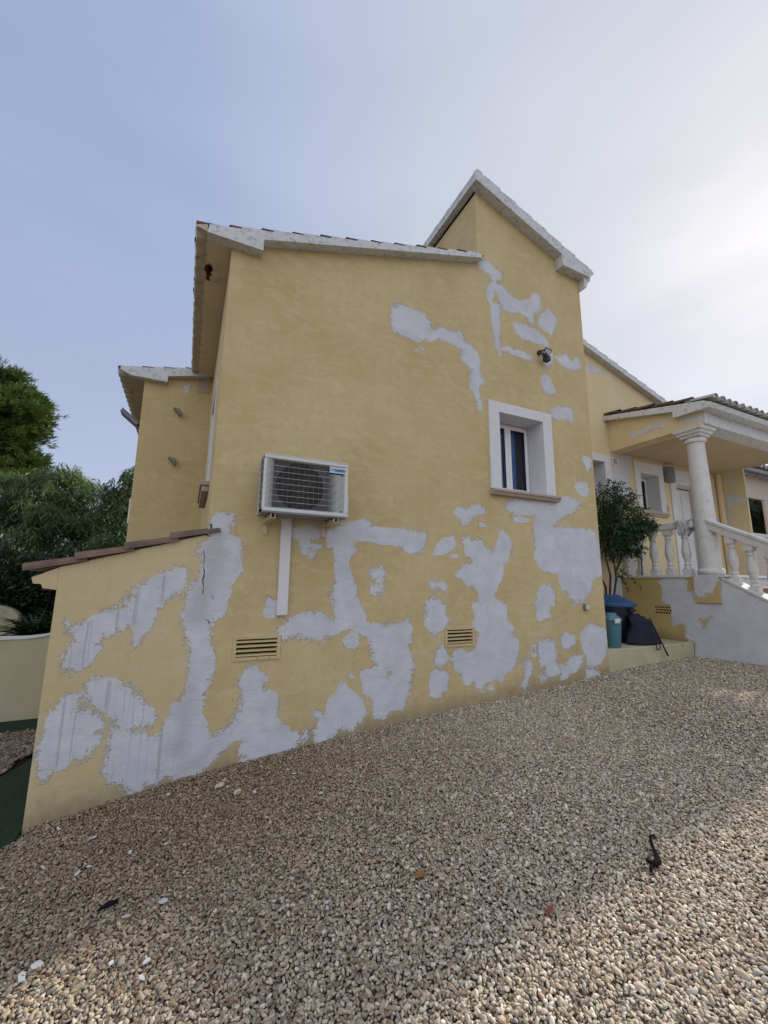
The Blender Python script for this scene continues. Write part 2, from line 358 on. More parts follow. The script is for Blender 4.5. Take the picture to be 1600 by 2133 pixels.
# signed distance (positive inside) of points to polygons, in plane coordinates
def sdf(P, polys, clip=.15):
    out = np.full(len(P), -clip)
    for poly, sign in polys:
        poly = np.array(poly); lo = poly.min(0)-clip; hi = poly.max(0)+clip
        idx = np.where((P[:, 0] > lo[0]) & (P[:, 0] < hi[0]) & (P[:, 1] > lo[1]) & (P[:, 1] < hi[1]))[0]
        if not len(idx): continue
        q = P[idx]; d2 = np.full(len(q), 9.); ins = np.zeros(len(q), bool)
        for i in range(len(poly)):
            a = poly[i]; b = poly[(i+1) % len(poly)]; ab = b-a
            t = np.clip(((q-a)@ab)/max(ab@ab, 1e-12), 0, 1)
            dd = q-a-t[:, None]*ab; d2 = np.minimum(d2, (dd**2).sum(1))
            c = (a[1] > q[:, 1]) != (b[1] > q[:, 1])
            if c.any():
                xx = a[0]+(q[:, 1]-a[1])*(ab[0])/(ab[1] if ab[1] else 1e-9)
                ins ^= c & (q[:, 0] < xx)
        d = np.sqrt(d2)*np.where(ins, 1, -1); d = np.clip(d, -clip, clip)
        out[idx] = np.maximum(out[idx], d) if sign > 0 else np.minimum(out[idx], -d)
    return out
def grid_wall(name, ax, const, u0, u1, zb, t0, t1, holes, parent, mat='wall', res=.02, patches=(), grey=(), drip=(), base=None, closed=None):
    """plaster wall face: ax 'Y' = plane y=const facing -Y, ax 'X' = plane x=const facing -X; top runs from t0 to t1"""
    zr = min(t0, t1)
    def lines(a, b, extra):
        n = max(1, int(round((b-a)/res))); L = list(np.linspace(a, b, n+1))
        for e_ in extra:
            if a < e_ < b:
                k = int(np.argmin([abs(x-e_) for x in L])); L[k] = e_
        return np.array(sorted(set(L)))
    us = lines(u0, u1, [h[0] for h in holes]+[h[1] for h in holes])
    zs = lines(zb, zr, [h[2] for h in holes]+[h[3] for h in holes])
    top = np.interp(us, [u0, u1], [t0, t1]); K = max(1, int(abs(t1-t0)/res)) if abs(t1-t0) > 1e-4 else 0
    Z = [np.full(len(us), z) for z in zs]
    for k in range(1, K+1): Z.append(zr+(top-zr)*k/K)
    Z = np.array(Z); nu = len(us); nz_ = len(Z)
    UU = np.tile(us, (nz_, 1))
    P = np.stack([UU.ravel(), Z.ravel()], 1)
    ii, jj = np.meshgrid(np.arange(nz_-1), np.arange(nu-1), indexing='ij')
    cu = (us[jj]+us[jj+1])/2; cz = (Z[ii, jj]+Z[ii+1, jj+1])/2
    keep = np.ones(ii.shape, bool)
    for h in holes: keep &= ~((cu > h[0]) & (cu < h[1]) & (cz > h[2]) & (cz < h[3]))
    a = ii*nu+jj; Q = np.stack([a, a+1, a+nu+1, a+nu], -1)[keep]
    if ax == 'X': Q = Q[:, ::-1]
    V3 = np.zeros((len(P), 3))
    if ax == 'Y': V3[:, 0] = P[:, 0]; V3[:, 1] = const; V3[:, 2] = P[:, 1]
    else: V3[:, 1] = P[:, 0]; V3[:, 0] = const; V3[:, 2] = P[:, 1]
    me = bpy.data.meshes.new(name); o0 = np.array(ORIG[parent.name])
    me.vertices.add(len(V3)); me.vertices.foreach_set('co', (V3-o0).ravel())
    me.loops.add(len(Q)*4); me.loops.foreach_set('vertex_index', Q.ravel().astype(np.int32))
    me.polygons.add(len(Q)); me.polygons.foreach_set('loop_start', np.arange(0, len(Q)*4, 4, dtype=np.int32))
    me.materials.append(M[mat]); me.update(calc_edges=True); me.validate()
    for nm, polys in (('patch', patches), ('grey', grey), ('drip', drip)):
        at = me.attributes.new(nm, 'FLOAT', 'POINT'); at.data.foreach_set('value', sdf(P, polys) if len(polys) else np.full(len(P), -.15))
    lowv = P[:, 1]-(gz(P[:, 0]) if base is None else base)
    at = me.attributes.new('lowinv', 'FLOAT', 'POINT'); at.data.foreach_set('value', np.clip(1-lowv, 0, 1).astype(float))
    o = bpy.data.objects.new(name, me); C.objects.link(o); o.parent = parent; ORIG[o.name] = tuple(o0)
    return o
def Zm(org, sc, pts): return [(org[0]+x/sc, org[1]+y/sc) for x, y in pts]

# barrel tiles: O origin at lower corner, a across, s up the slope, n normal
def tiles(mb, O, a, s, n, ncol, nrow, pitch=.205, expo=.33, r=.085, ln=.42, jit=.006, pans=True, th=.014, fill=False):
    O, a, s, n = map(Vector, (O, a, s, n)); a.normalize(); s.normalize(); n.normalize(); seg = 7
    for j in range(nrow):
        for i in range(ncol):
            for kind in ((1, -1) if pans else (1,)):
                base = O+a*((i+(.5 if kind > 0 else 1.0))*pitch+random.uniform(-jit, jit))+s*(j*expo+random.uniform(-jit, jit)*1.5)
                if kind < 0 and i == ncol-1: continue
                h0 = (.055 if kind > 0 else .035)+random.uniform(-.004, .004); h1 = h0-.030
                vs = []
                for (q, hh, rr) in ((0, h0, r), (1, h1, r*.84)):
                    for inn in (0, 1):
                        for k in range(seg+1):
                            t = math.pi*k/seg; R0 = rr-inn*th
                            x = math.cos(t)*R0; z = math.sin(t)*R0*.8
                            if kind < 0: z = -z+.06
                            vs.append(base+s*(q*ln)+a*x+n*(hh-.03+z))
                S1 = seg+1; fs = []
                for k in range(seg):
                    fs.append((k, k+1, 2*S1+k+1, 2*S1+k)); fs.append((S1+k+1, S1+k, 3*S1+k, 3*S1+k+1)); fs.append((k+1, k, S1+k, S1+k+1))
                fs.append((0, 2*S1, 3*S1, S1)); fs.append((seg, S1+seg, 3*S1+seg, 2*S1+seg))
                if fill and j == 0:
                    mm = mb.mi; mb.mi = 2; mb.add(vs, fs); mb.mi = 1
                    
                    if kind > 0: mb.add([v+s*.02 for v in vs[S1:2*S1]], [list(range(S1))[::-1]])
                    mb.mi = mm
                else: mb.add(vs, fs)
    return mb

# ---------------------------------------------------------------- ground
def ground():
    xs = sorted(set(list(np.linspace(-3, 12, 61))+[-400, -60, -12, 30, 80, 400]+GX[1:-1])); ys = [-400, -60, -8, -2, 0, 2, 4, 7, 12, 40, 120, 400]
    V = [(x, y, float(gz(x))-.012) for y in ys for x in xs]; n = len(xs)
    Fc = [(j*n+i, j*n+i+1, (j+1)*n+i+1, (j+1)*n+i) for j in range(len(ys)-1) for i in range(n-1)]
    m, t, b = newmat('gravel_bed'); v = coord(t)
    vo = nd(t, 'ShaderNodeTexVoronoi', {'Vector': v, 'Scale': 48}); cc = nd(t, 'ShaderNodeSeparateColor', {0: vo.outputs['Color']})
    c = mixc(t, cc.outputs[0], (.17, .135, .095, 1), (.38, .32, .24, 1)); c = mixc(t, rng_(t, vo.outputs['Distance'], .2, .7), c, (.07, .052, .036, 1))
    t.links.new(c, b.inputs['Base Color']); b.inputs['Roughness'].default_value = .95
    bump(t, b, rng_(t, vo.outputs['Distance'], 0, .8, 1, 0), 1, .012)
    mb = MB().add(V, Fc); o = mb.build('ground', m); tag(o, kind='structure')
ground()
# green artificial turf strips and mulch bed beside the annex
mb = MB(); z = -.132
mb.prism([(-.90, 3.86), (-1.1, 3.62), (-2.6, 3.2), (-6, 3.0), (-6, 5.2), (-1.35, 5.12), (-1.20, 5.55), (-.90, 5.9)], 'z', z-.02, z)
tag(mb.build('turf', 'turf'), kind='structure')
mb = MB(); mb.prism([(-.9, 6.55), (-6, 6.35), (-6, 7.0), (-.9, 7.0)], 'z', z-.02, z)
tag(mb.build('turf', 'turf'), kind='structure')
mb = MB(); mb.prism([(-.9, 5.9), (-1.20, 5.55), (-1.35, 5.12), (-6, 5.2), (-6, 6.35), (-.9, 6.55)], 'z', z-.03, z-.012)
tag(mb.build('mulch_bed', 'dark'), kind='structure')

# ---------------------------------------------------------------- stones: instanced pebbles
def pebbles(name, P, size, seed, ramp, label=None, cat=None, brown=None, flat=(.42, .70)):
    r = np.random.default_rng(seed); n = len(P)
    me = bpy.data.meshes.new(name); me.vertices.add(n); me.vertices.foreach_set('co', P.astype(np.float32).ravel())
    L = size*np.exp(r.normal(.0, .26, n)); sc = np.stack([L*1.12, L*r.uniform(.52, .85, n), L*r.uniform(flat[0], flat[1], n)], 1)/2
    ro = np.stack([r.normal(0, .38, n), r.normal(0, .38, n), r.uniform(0, 6.28, n)], 1)
    for nm, ty, a in (('rot', 'FLOAT_VECTOR', ro), ('scl', 'FLOAT_VECTOR', sc)):
        at = me.attributes.new(nm, ty, 'POINT'); at.data.foreach_set('vector', a.astype(np.float32).ravel())
    for nm, a in (('pcol', r.random(n)), ('pbrown', brown if brown is not None else np.zeros(n))):
        at = me.attributes.new(nm, 'FLOAT', 'POINT'); at.data.foreach_set('value', a.astype(np.float32))
    at = me.attributes.new('pick', 'INT', 'POINT'); at.data.foreach_set('value', r.integers(0, 4, n).astype(np.int32))
    m, t, b = newmat(name+'_stone')
    f = attr(t, 'pcol', 'INSTANCER'); cr = nd(t, 'ShaderNodeValToRGB', {0: f}); cr.color_ramp.interpolation = 'CONSTANT'
    E_ = cr.color_ramp.elements; E_[0].position = 0; E_[0].color = col4(ramp[0]); E_[1].position = 1; E_[1].color = col4(ramp[-1])
    for i, c_ in enumerate(ramp[1:-1]): E_.new((i+1)/(len(ramp)-1)).color = col4(c_)
    nn = noise(t, coord(t), 2.2, 3, .6)
    c = mixc(t, rng_(t, nn, .35, .7, 0, .45), cr.outputs[0], mixc(t, .5, cr.outputs[0], (.13, .105, .07, 1)))
    c = mixc(t, math_(t, 'MULTIPLY', attr(t, 'pbrown', 'INSTANCER'), .8), c, mixc(t, 1.0, c, (.50, .41, .30, 1), 'MULTIPLY'))
    t.links.new(c, b.inputs['Base Color']); b.inputs['Roughness'].default_value = .72; b.inputs['Specular IOR Level'].default_value = .35
    g = bpy.data.node_groups.new(name+'_scatter', 'GeometryNodeTree')
    g.interface.new_socket('Geometry', in_out='INPUT', socket_type='NodeSocketGeometry'); g.interface.new_socket('Geometry', in_out='OUTPUT', socket_type='NodeSocketGeometry')
    gi = g.nodes.new('NodeGroupInput'); go = g.nodes.new('NodeGroupOutput'); gj = g.nodes.new('GeometryNodeJoinGeometry'); k = 0
    shapes = []
    for k in range(4):
        ico = g.nodes.new('GeometryNodeMeshIcoSphere'); ico.inputs['Radius'].default_value = 1; ico.inputs['Subdivisions'].default_value = 2
        stp = g.nodes.new('GeometryNodeSetPosition'); ps = g.nodes.new('GeometryNodeInputPosition')
        tn = g.nodes.new('ShaderNodeTexNoise'); tn.noise_dimensions = '4D'; tn.inputs['W'].default_value = k*3.7; tn.inputs['Scale'].default_value = .95; tn.inputs['Detail'].default_value = 1
        sb = g.nodes.new('ShaderNodeVectorMath'); sb.operation = 'SUBTRACT'; sb.inputs[1].default_value = (.5, .5, .5)
        ml = g.nodes.new('ShaderNodeVectorMath'); ml.operation = 'SCALE'; ml.inputs['Scale'].default_value = 1.05
        g.links.new(ps.outputs[0], tn.inputs['Vector']); g.links.new(tn.outputs['Color'], sb.inputs[0]); g.links.new(sb.outputs[0], ml.inputs[0])
        g.links.new(ico.outputs[0], stp.inputs[0]); g.links.new(ml.outputs[0], stp.inputs['Offset'])
        ss = g.nodes.new('GeometryNodeSetShadeSmooth'); g.links.new(stp.outputs[0], ss.inputs[0])
        sm = g.nodes.new('GeometryNodeSetMaterial'); sm.inputs['Material'].default_value = m; g.links.new(ss.outputs[0], sm.inputs[0])
        ti = g.nodes.new('GeometryNodeGeometryToInstance'); g.links.new(sm.outputs[0], ti.inputs[0]); shapes.append(ti)
    for ti in shapes[::-1]: g.links.new(ti.outputs[0], gj.inputs[0])
    iop = g.nodes.new('GeometryNodeInstanceOnPoints'); iop.inputs['Pick Instance'].default_value = True
    def na(nm, ty):
        q = g.nodes.new('GeometryNodeInputNamedAttribute'); q.data_type = ty; q.inputs[0].default_value = nm
        return [o_ for o_ in q.outputs if o_.enabled][0]
    g.links.new(gi.outputs[0], iop.inputs['Points']); g.links.new(gj.outputs[0], iop.inputs['Instance'])
    g.links.new(na('rot', 'FLOAT_VECTOR'), iop.inputs['Rotation']); g.links.new(na('scl', 'FLOAT_VECTOR'), iop.inputs['Scale']); g.links.new(na('pick', 'INT'), iop.inputs['Instance Index'])
    g.links.new(iop.outputs[0], go.inputs[0])
    me.materials.append(m)
    o = bpy.data.objects.new(name, me); C.objects.link(o); md = o.modifiers.new('scatter', 'NODES'); md.node_group = g
    tag(o, label, cat, None, 'stuff'); return o
def scatter(x0, x1, y0, y1, dens, r):
    h = 1/math.sqrt(dens); nx, ny = int((x1-x0)/h), int((y1-y0)/h); gx, gy = np.meshgrid(np.arange(nx), np.arange(ny))
    return np.stack([x0+(gx.ravel()+r.uniform(-.15, 1.15, nx*ny))*h, y0+(gy.ravel()+r.uniform(-.15, 1.15, nx*ny))*h], 1)
r = np.random.default_rng(9)
XY = np.concatenate([scatter(-1.6, 4.0, .5, 4.03, 8200, r), scatter(4.0, 7.42, .3, 4.12, 5200, r), scatter(-1.6, 4, .3, .5, 3000, r), scatter(-3, 5, -1.5, .3, 3000, r), scatter(7.4, 11, -1.5, 1.7, 2200, r), scatter(5, 7.4, -1.5, .3, 2600, r), scatter(-5, -1.6, -1.5, 3.1, 2600, r)])
ok = ~((XY[:, 0] < -.86) & (XY[:, 1] > 3.86+.9*(XY[:, 0]+.9))) & ~((XY[:, 0] < -2.4) & (XY[:, 1] > 3.0))
XY = XY[ok]; hump = .012*np.sin(XY[:, 0]*2.1+1)*np.sin(XY[:, 1]*1.7)
zz = gz(XY[:, 0])+hump+r.uniform(-.006, .013, len(XY))
zz += .02*np.exp(-((XY[:, 1]-4.0)/.10)**2)*(XY[:, 0] < 5.3)
brown = np.clip(1.25-np.hypot((XY[:, 0]-.1)/2.3, (XY[:, 1]-3.7)/1.9), 0, 1)
pebbles('gravel', np.column_stack([XY, zz]), .0168, 3,
        [(.57, .495, .37), (.32, .245, .165), (.48, .415, .305), (.40, .335, .245), (.53, .465, .375), (.22, .165, .11), (.58, .51, .41), (.44, .32, .225), (.41, .385, .335), (.72, .65, .53), (.36, .30, .215), (.50, .405, .305), (.29, .26, .22), (.46, .395, .305)],
        'loose beige and brown pebble gravel covering the yard in front of the house', 'gravel', brown)
XY = scatter(-4.5, -.93, 5.2, 6.45, 1500, r); XY = XY[~((XY[:, 0] > -1.35) & (XY[:, 1] < 5.9+.9*(-.9-XY[:, 0])*-1.0+0))]
pebbles('bark_mulch', np.column_stack([XY, -.135+r.uniform(0, .02, len(XY))]), .055, 4, [(.19, .14, .10), (.12, .09, .065), (.25, .195, .145), (.10, .075, .055)],
        'reddish brown chips of mulch in a strip along the garden wall', 'mulch', flat=(.25, .4))

# ================================================================ THE HOUSE
H = thing('house', (2.5, 4.0, 0.0), 'yellow plastered two level house with grey filler patches, tiled roofs and a columned porch', 'house')
O1, K1 = (0, 1000), 2.7346; O2, K2 = (380, 900), 2.6667; O3, K3 = (860, 500), 3.6364; O4, K4 = (860, 1000), 3.6364
pat = [
 (O1,K1,[(705,690),(740,655),(800,610),(850,570),(905,540),(960,520),(1010,508),(1060,512),(1070,540),(1065,600),(1020,635),(965,670),(930,700),(925,725),(890,710),(885,760),(865,820),(845,865),(815,880),(800,880),(795,922),(765,920),(760,895),(775,870),(760,850),(745,835),(710,850),(690,865),(620,885),(580,895),(560,935),(590,950),(560,975),(535,1000),(520,1040),(470,1075),(420,1088),(380,1080),(362,1050),(365,1010),(400,960),(430,920),(420,880),(430,850),(470,820),(520,785),(580,755),(640,742),(700,733),(745,740),(740,715),(715,705)]),
 (O1,K1,[(385,1215),(440,1225),(490,1252),(430,1285),(412,1305),(470,1310),(520,1325),(545,1350),(590,1380),(605,1400),(575,1430),(545,1450),(580,1460),(585,1490),(560,1520),(510,1545),(500,1580),(470,1600),(430,1580),(400,1600),(385,1635),(340,1645),(300,1660),(240,1705),(230,1660),(225,1600),(200,1560),(210,1520),(240,1470),(255,1420),(275,1350),(300,1300),(350,1250)]),
 (O1,K1,[(600,1125),(660,1135),(720,1175),(760,1190),(790,1240),(830,1280),(880,1310),(885,1350),(870,1395),(820,1400),(770,1405),(720,1420),(680,1400),(640,1370),(600,1330),(560,1300),(520,1265),(497,1220),(497,1170),(530,1145)]),
 (O1,K1,[(640,1415),(700,1405),(760,1440),(820,1445),(860,1465),(900,1455),(930,1430),(935,1390),(975,1330),(975,1290),(1010,1260),(1040,1240),(1060,1190),(1085,1100),(1080,1040),(1085,960),(1060,900),(1050,830),(1040,760),(1065,700),(1060,640),(1100,600),(1135,560),(1150,480),(1130,420),(1140,360),(1180,330),(1195,300),(1200,240),(1215,200),(1265,178),(1290,195),(1325,200),(1325,255),(1300,262),(1330,320),(1370,345),(1380,430),(1370,480),(1385,515),(1345,550),(1330,590),(1305,600),(1320,640),(1290,690),(1290,740),(1270,780),(1215,800),(1205,840),(1190,920),(1215,960),(1222,1020),(1215,1090),(1180,1180),(1155,1260),(1145,1330),(1175,1380),(1190,1450),(1240,1455),(1310,1440),(1330,1475),(1310,1510),(1260,1550),(1210,1590),(1170,1650),(1110,1690),(1040,1705),(990,1690),(950,1660),(930,1640),(925,1700),(880,1730),(830,1730),(810,1780),(760,1790),(730,1785),(700,1740),(680,1720),(650,1730),(620,1715),(600,1660),(605,1600),(610,1530),(630,1470)]),
 (O1,K1,[(375,815),(395,825),(425,850),(410,870),(385,850)]), (O1,K1,[(1035,765),(1058,760),(1062,830),(1045,820)]),
 (O2,K2,[(370,1300),(415,1300),(430,1330),(475,1365),(450,1400),(460,1430),(520,1455),(530,1500),(520,1580),(545,1620),(590,1640),(600,1670),(650,1665),(660,1700),(640,1750),(600,1790),(540,1805),(480,1810),(440,1840),(380,1848),(330,1840),(315,1820),(350,1800),(315,1795),(320,1750),(355,1720),(320,1700),(285,1715),(260,1735),(200,1750),(130,1790),(60,1820),(60,1780),(140,1690),(200,1680),(260,1640),(300,1570),(330,1540),(325,1480),(315,1390),(340,1340)]),
 (O2,K2,[(470,910),(520,930),(530,1020),(500,1035),(460,1025),(450,1010),(465,960)]),
 (O2,K2,[(610,560),(600,540),(640,525),(700,520),(760,530),(780,550),(775,580),(740,600),(700,600),(690,680),(670,680),(660,640),(635,630),(640,600),(610,580)]),
 (O2,K2,[(710,620),(765,620),(770,650),(740,665),(740,690),(710,705),(705,680),(720,660)]),
 (O2,K2,[(800,560),(850,530),(900,510),(980,495),(1010,483),(1040,500),(1045,530),(1120,535),(1200,540),(1280,550),(1350,560),(1362,590),(1340,640),(1320,672),(1260,672),(1220,640),(1160,625),(1100,625),(1040,605),(960,600),(950,640),(970,660),(935,680),(920,730),(940,790),(960,850),(975,930),(1000,990),(1030,1050),(1050,1100),(1045,1140),(1010,1130),(970,1100),(930,1090),(890,1105),(840,1130),(790,1140),(765,1165),(730,1155),(690,1160),(640,1130),(580,1145),(550,1130),(530,1100),(560,1060),(610,1030),(680,1005),(750,997),(790,1010),(810,1040),(850,1055),(850,1000),(835,930),(840,870),(850,820),(848,730),(840,645),(810,640),(800,600)]),
 (O2,K2,[(900,1150),(935,1110),(960,1105),(980,1140),(975,1190),(940,1197),(905,1185),(892,1165)]),
 (O2,K2,[(1060,1060),(1110,1075),(1200,1070),(1240,1055),(1255,1035),(1270,1080),(1280,1100),(1260,1130),(1275,1160),(1240,1180),(1260,1210),(1280,1250),(1283,1320),(1270,1400),(1250,1470),(1220,1540),(1150,1545),(1120,1590),(1070,1590),(1060,1540),(1060,1480),(1010,1450),(1000,1400),(985,1350),(1000,1320),(1060,1315),(1090,1300),(1050,1250),(1060,1215),(1040,1190),(1030,1130)]),
 (O2,K2,[(885,1385),(930,1430),(1000,1490),(1020,1560),(990,1610),(940,1650),(870,1650),(840,1690),(800,1730),(750,1742),(725,1710),(730,1650),(770,1600),(800,1560),(810,1490),(850,1450)]),
 (O2,K2,[(730,1555),(775,1560),(760,1585),(735,1575)]), (O2,K2,[(655,1700),(700,1665),(715,1670),(690,1705),(660,1720)]), (O2,K2,[(925,1350),(940,1348),(955,1372),(935,1368)]),
 (O2,K2,[(1040,790),(1060,760),(1100,752),(1130,765),(1125,800),(1110,850),(1110,905),(1090,900),(1050,900),(1050,850),(1085,850),(1080,820),(1050,815)]),
 (O4,K4,[(150,570),(180,500),(220,450),(310,420),(325,500),(290,530),(240,560),(180,565)]), (O4,K4,[(290,570),(340,568),(345,585),(300,590)]),
 (O4,K4,[(310,245),(340,210),(400,220),(440,195),(500,190),(550,215),(550,250),(470,270),(420,320),(375,350),(355,330),(365,285),(330,275)]),
 (O4,K4,[(500,325),(540,335),(560,350),(510,355)]),
 (O4,K4,[(385,440),(430,440),(440,470),(480,460),(520,455),(560,500),(610,550),(630,500),(655,440),(655,400),(680,375),(705,400),(750,480),(755,520),(740,560),(720,620),(680,640),(690,710),(670,760),(640,820),(610,870),(630,910),(680,930),(715,950),(715,1060),(770,1130),(730,1180),(790,1190),(808,1260),(800,1330),(790,1390),(740,1440),(690,1480),(680,1530),(630,1510),(540,1540),(530,1580),(490,1580),(465,1510),(430,1550),(390,1550),(380,1480),(350,1450),(320,1430),(290,1360),(300,1310),(340,1270),(380,1280),(420,1300),(470,1285),(490,1240),(495,1150),(440,1110),(480,1040),(450,940),(500,920),(500,850),(470,820),(410,800),(370,740),(330,730),(320,710),(360,680),(380,640),(440,630),(460,600),(430,580),(400,580),(390,520)]),
 (O4,K4,[(570,1560),(600,1565),(615,1590),(585,1595)]), (O4,K4,[(500,1590),(530,1600),(505,1608)]),
 (O4,K4,[(700,190),(730,155),(800,150),(950,165),(1080,165),(1080,130),(1180,130),(1260,160),(1280,185),(1240,225),(1200,250),(1160,265),(1100,310),(1030,350),(1100,360),(1200,370),(1295,370),(1310,400),(1340,375),(1380,390),(1400,440),(1410,540),(1430,620),(1430,720),(1390,740),(1360,760),(1350,850),(1310,890),(1290,915),(1230,920),(1190,890),(1160,840),(1130,830),(1100,710),(1040,700),(990,690),(950,640),(920,590),(930,510),(920,450),(920,340),(935,270),(850,260),(770,260),(740,240),(710,220)]),
 (O4,K4,[(750,310),(800,275),(840,290),(890,300),(870,318),(800,318)]),
 (O4,K4,[(1225,55),(1260,15),(1310,15),(1335,50),(1335,100),(1310,130),(1270,110)]),
 (O4,K4,[(940,850),(990,790),(1040,800),(1075,850),(1075,940),(1040,970),(1030,1010),(1045,1040),(960,1068),(940,1050),(940,990),(915,940),(940,900)]),
 (O4,K4,[(95,930),(150,890),(200,910),(240,960),(250,1020),(275,1060),(240,1130),(190,1150),(175,1175),(130,1150),(95,1110),(90,1040),(100,980)]),
 (O4,K4,[(130,760),(200,765),(250,790),(262,820),(240,838),(210,820),(190,822),(135,825)]),
 (O4,K4,[(180,1290),(230,1245),(270,1310),(285,1350),(250,1380),(200,1412),(165,1395),(170,1340)]),
 (O4,K4,[(150,1450),(190,1432),(245,1450),(275,1490),(260,1560),(250,1600),(190,1640),(150,1640),(125,1640),(140,1600),(125,1560),(135,1490)]),
 (O4,K4,[(860,1345),(895,1350),(910,1400),(895,1480),(860,1570),(845,1580),(828,1560),(850,1490),(855,1400)]),
 (O4,K4,[(950,1220),(1000,1215),(1030,1200),(1080,1240),(1085,1310),(1085,1395),(1120,1400),(1110,1470),(1060,1500),(1010,1500),(1000,1465),(1010,1430),(960,1410),(955,1320)]),
 (O4,K4,[(1120,1410),(1165,1405),(1180,1360),(1220,1330),(1290,1325),(1285,1380),(1240,1450),(1190,1465),(1170,1500),(1130,1508)]),
 (O4,K4,[(1120,1190),(1155,1155),(1220,1180),(1235,1240),(1190,1270),(1150,1275),(1130,1240)]),
 (O4,K4,[(1275,1160),(1320,1110),(1370,1090),(1420,1120),(1460,1135),(1470,1200),(1465,1300),(1440,1370),(1390,1415),(1330,1410),(1315,1330),(1290,1290),(1275,1220)]),
 (O4,K4,[(1315,1425),(1370,1430),(1410,1450),(1415,1490),(1350,1515),(1340,1530),(1315,1510)]), (O4,K4,[(965,1490),(995,1488),(1000,1510),(975,1518)]), (O4,K4,[(1228,930),(1250,928),(1248,958),(1232,955)]),
 (O4,K4,[(900,1260),(935,1250),(930,1275),(905,1280)]), (O4,K4,[(900,1310),(938,1300),(935,1335),(905,1340)]),
 ((0,0),1,[(816,640),(833,634),(850,641),(870,648),(885,655),(898,672),(897,690),(885,705),(873,714),(858,706),(840,698),(823,690),(816,676)]),
 (O3,K3,[(110,735),(150,680),(190,660),(230,660),(280,690),(330,695),(355,680),(375,720),(390,760),(440,800),(490,860),(512,920),(508,980),(520,1040),(540,1080),(500,1100),(500,1160),(520,1220),(525,1290),(505,1290),(480,1230),(460,1150),(430,1110),(430,1050),(450,980),(400,950),(370,900),(375,840),(330,800),(270,780),(200,740),(140,765),(115,765)]),
 (O3,K3,[(20,835),(45,830),(40,850)]), (O3,K3,[(55,810),(85,828),(75,835)]),
 (O3,K3,[(500,170),(520,150),(570,160),(630,210),(680,255),(670,290),(635,300),(630,320),(680,350),(730,400),(790,450),(830,460),(900,440),(905,410),(940,405),(965,430),(970,530),(940,545),(915,560),(925,640),(880,610),(840,560),(800,545),(740,552),(690,530),(670,480),(650,430),(635,385),(620,390),(605,440),(600,470),(640,480),(655,500),(660,600),(655,700),(660,780),(670,890),(640,850),(625,800),(615,700),(600,620),(590,540),(590,490),(565,440),(560,380),(580,340),(600,310),(580,250),(550,240),(510,210)]),
 (O3,K3,[(955,600),(980,560),(1020,515),(1060,550),(1095,600),(1075,670),(1050,730),(1030,700),(990,680),(955,640)]),
 (O3,K3,[(755,640),(790,625),(850,640),(920,670),(990,730),(1030,790),(1020,810),(960,785),(880,765),(820,745),(780,700)]),
 (O3,K3,[(665,810),(710,805),(760,830),(830,845),(870,870),(910,885),(900,905),(840,895),(780,870),(720,850),(670,830)]),
 (O3,K3,[(990,880),(1060,860),(1060,930),(1020,960),(985,940)]),
 (O3,K3,[(1075,880),(1120,890),(1150,850),(1180,890),(1210,930),(1225,905),(1255,895),(1265,930),(1275,965),(1230,985),(1180,975),(1130,950),(1100,920)]),
 (O3,K3,[(975,1040),(990,1010),(1015,1010),(1045,1060),(1080,1130),(1083,1175),(1040,1165),(1000,1150),(980,1100)]),
 (O3,K3,[(1040,1300),(1050,1270),(1120,1265),(1190,1265),(1215,1320),(1215,1380),(1195,1392),(1165,1350),(1110,1362),(1075,1360)]),
 (O3,K3,[(1280,1660),(1310,1640),(1350,1660),(1350,1720),(1325,1755),(1305,1720)]),
]
def toY(org, k, pts, Y):
    q = [onY(x, y, Y) for x, y in Zm(org, k, pts)]; return [(p[0], p[2]) for p in q]
def toX(org, k, pts, X):
    q = [onX(x, y, X) for x, y in Zm(org, k, pts)]; return [(p[1], p[2]) for p in q]
FY = 4.0
front = [(toY(o, k, p, FY), 1) for o, k, p in pat]
front += [(toY(O2, K2, [(1130,1310),(1170,1330),(1145,1365)], FY), -1), (toY(O2, K2, [(955,602),(985,620),(962,650)], FY), -1)]
drip = [(toY(*pat[i], FY), 1) for i in (0, 1, 2)]+[(toY(O1, K1, [(590,1400),(930,1400),(975,1250),(1050,1250),(1000,1700),(590,1800)], FY), 1)]
grey = [(toY(O1, K1, [(1130,400),(1200,300),(1285,300),(1290,420),(1250,560),(1210,650),(1200,780),(1190,830),(1100,840),(1060,820),(1050,740),(1100,620),(1150,520)], FY), 1),
        (toY(O1, K1, [(1060,1240),(1100,1120),(1105,1300),(1065,1560),(1010,1600),(930,1560),(1010,1420),(1020,1260)], FY), 1),
        (toY(O1, K1, [(1010,1590),(1180,1560),(1150,1640),(1060,1690),(1000,1660)], FY), 1)]
win = (3.534, 4.305, 2.80, 3.838); v1 = (.455, .812, .945, 1.10); v2 = (2.683, 3.025, .945, 1.10)
kw = dict(patches=front, grey=grey, drip=drip)
AX = -.89
grid_wall('annex_wall', 'Y', FY, AX, .148, -.4, 1.705, 2.022, [], H, mat='wallannex', **kw)
grid_wall('front_wall', 'Y', FY, .148, 3.28, -.4, 5.02, 5.99, [v1, v2], H, **kw)
grid_wall('tower_wall', 'Y', FY, 3.28, 5.3, -.4, 7.17, 6.47, [win], H, **kw)
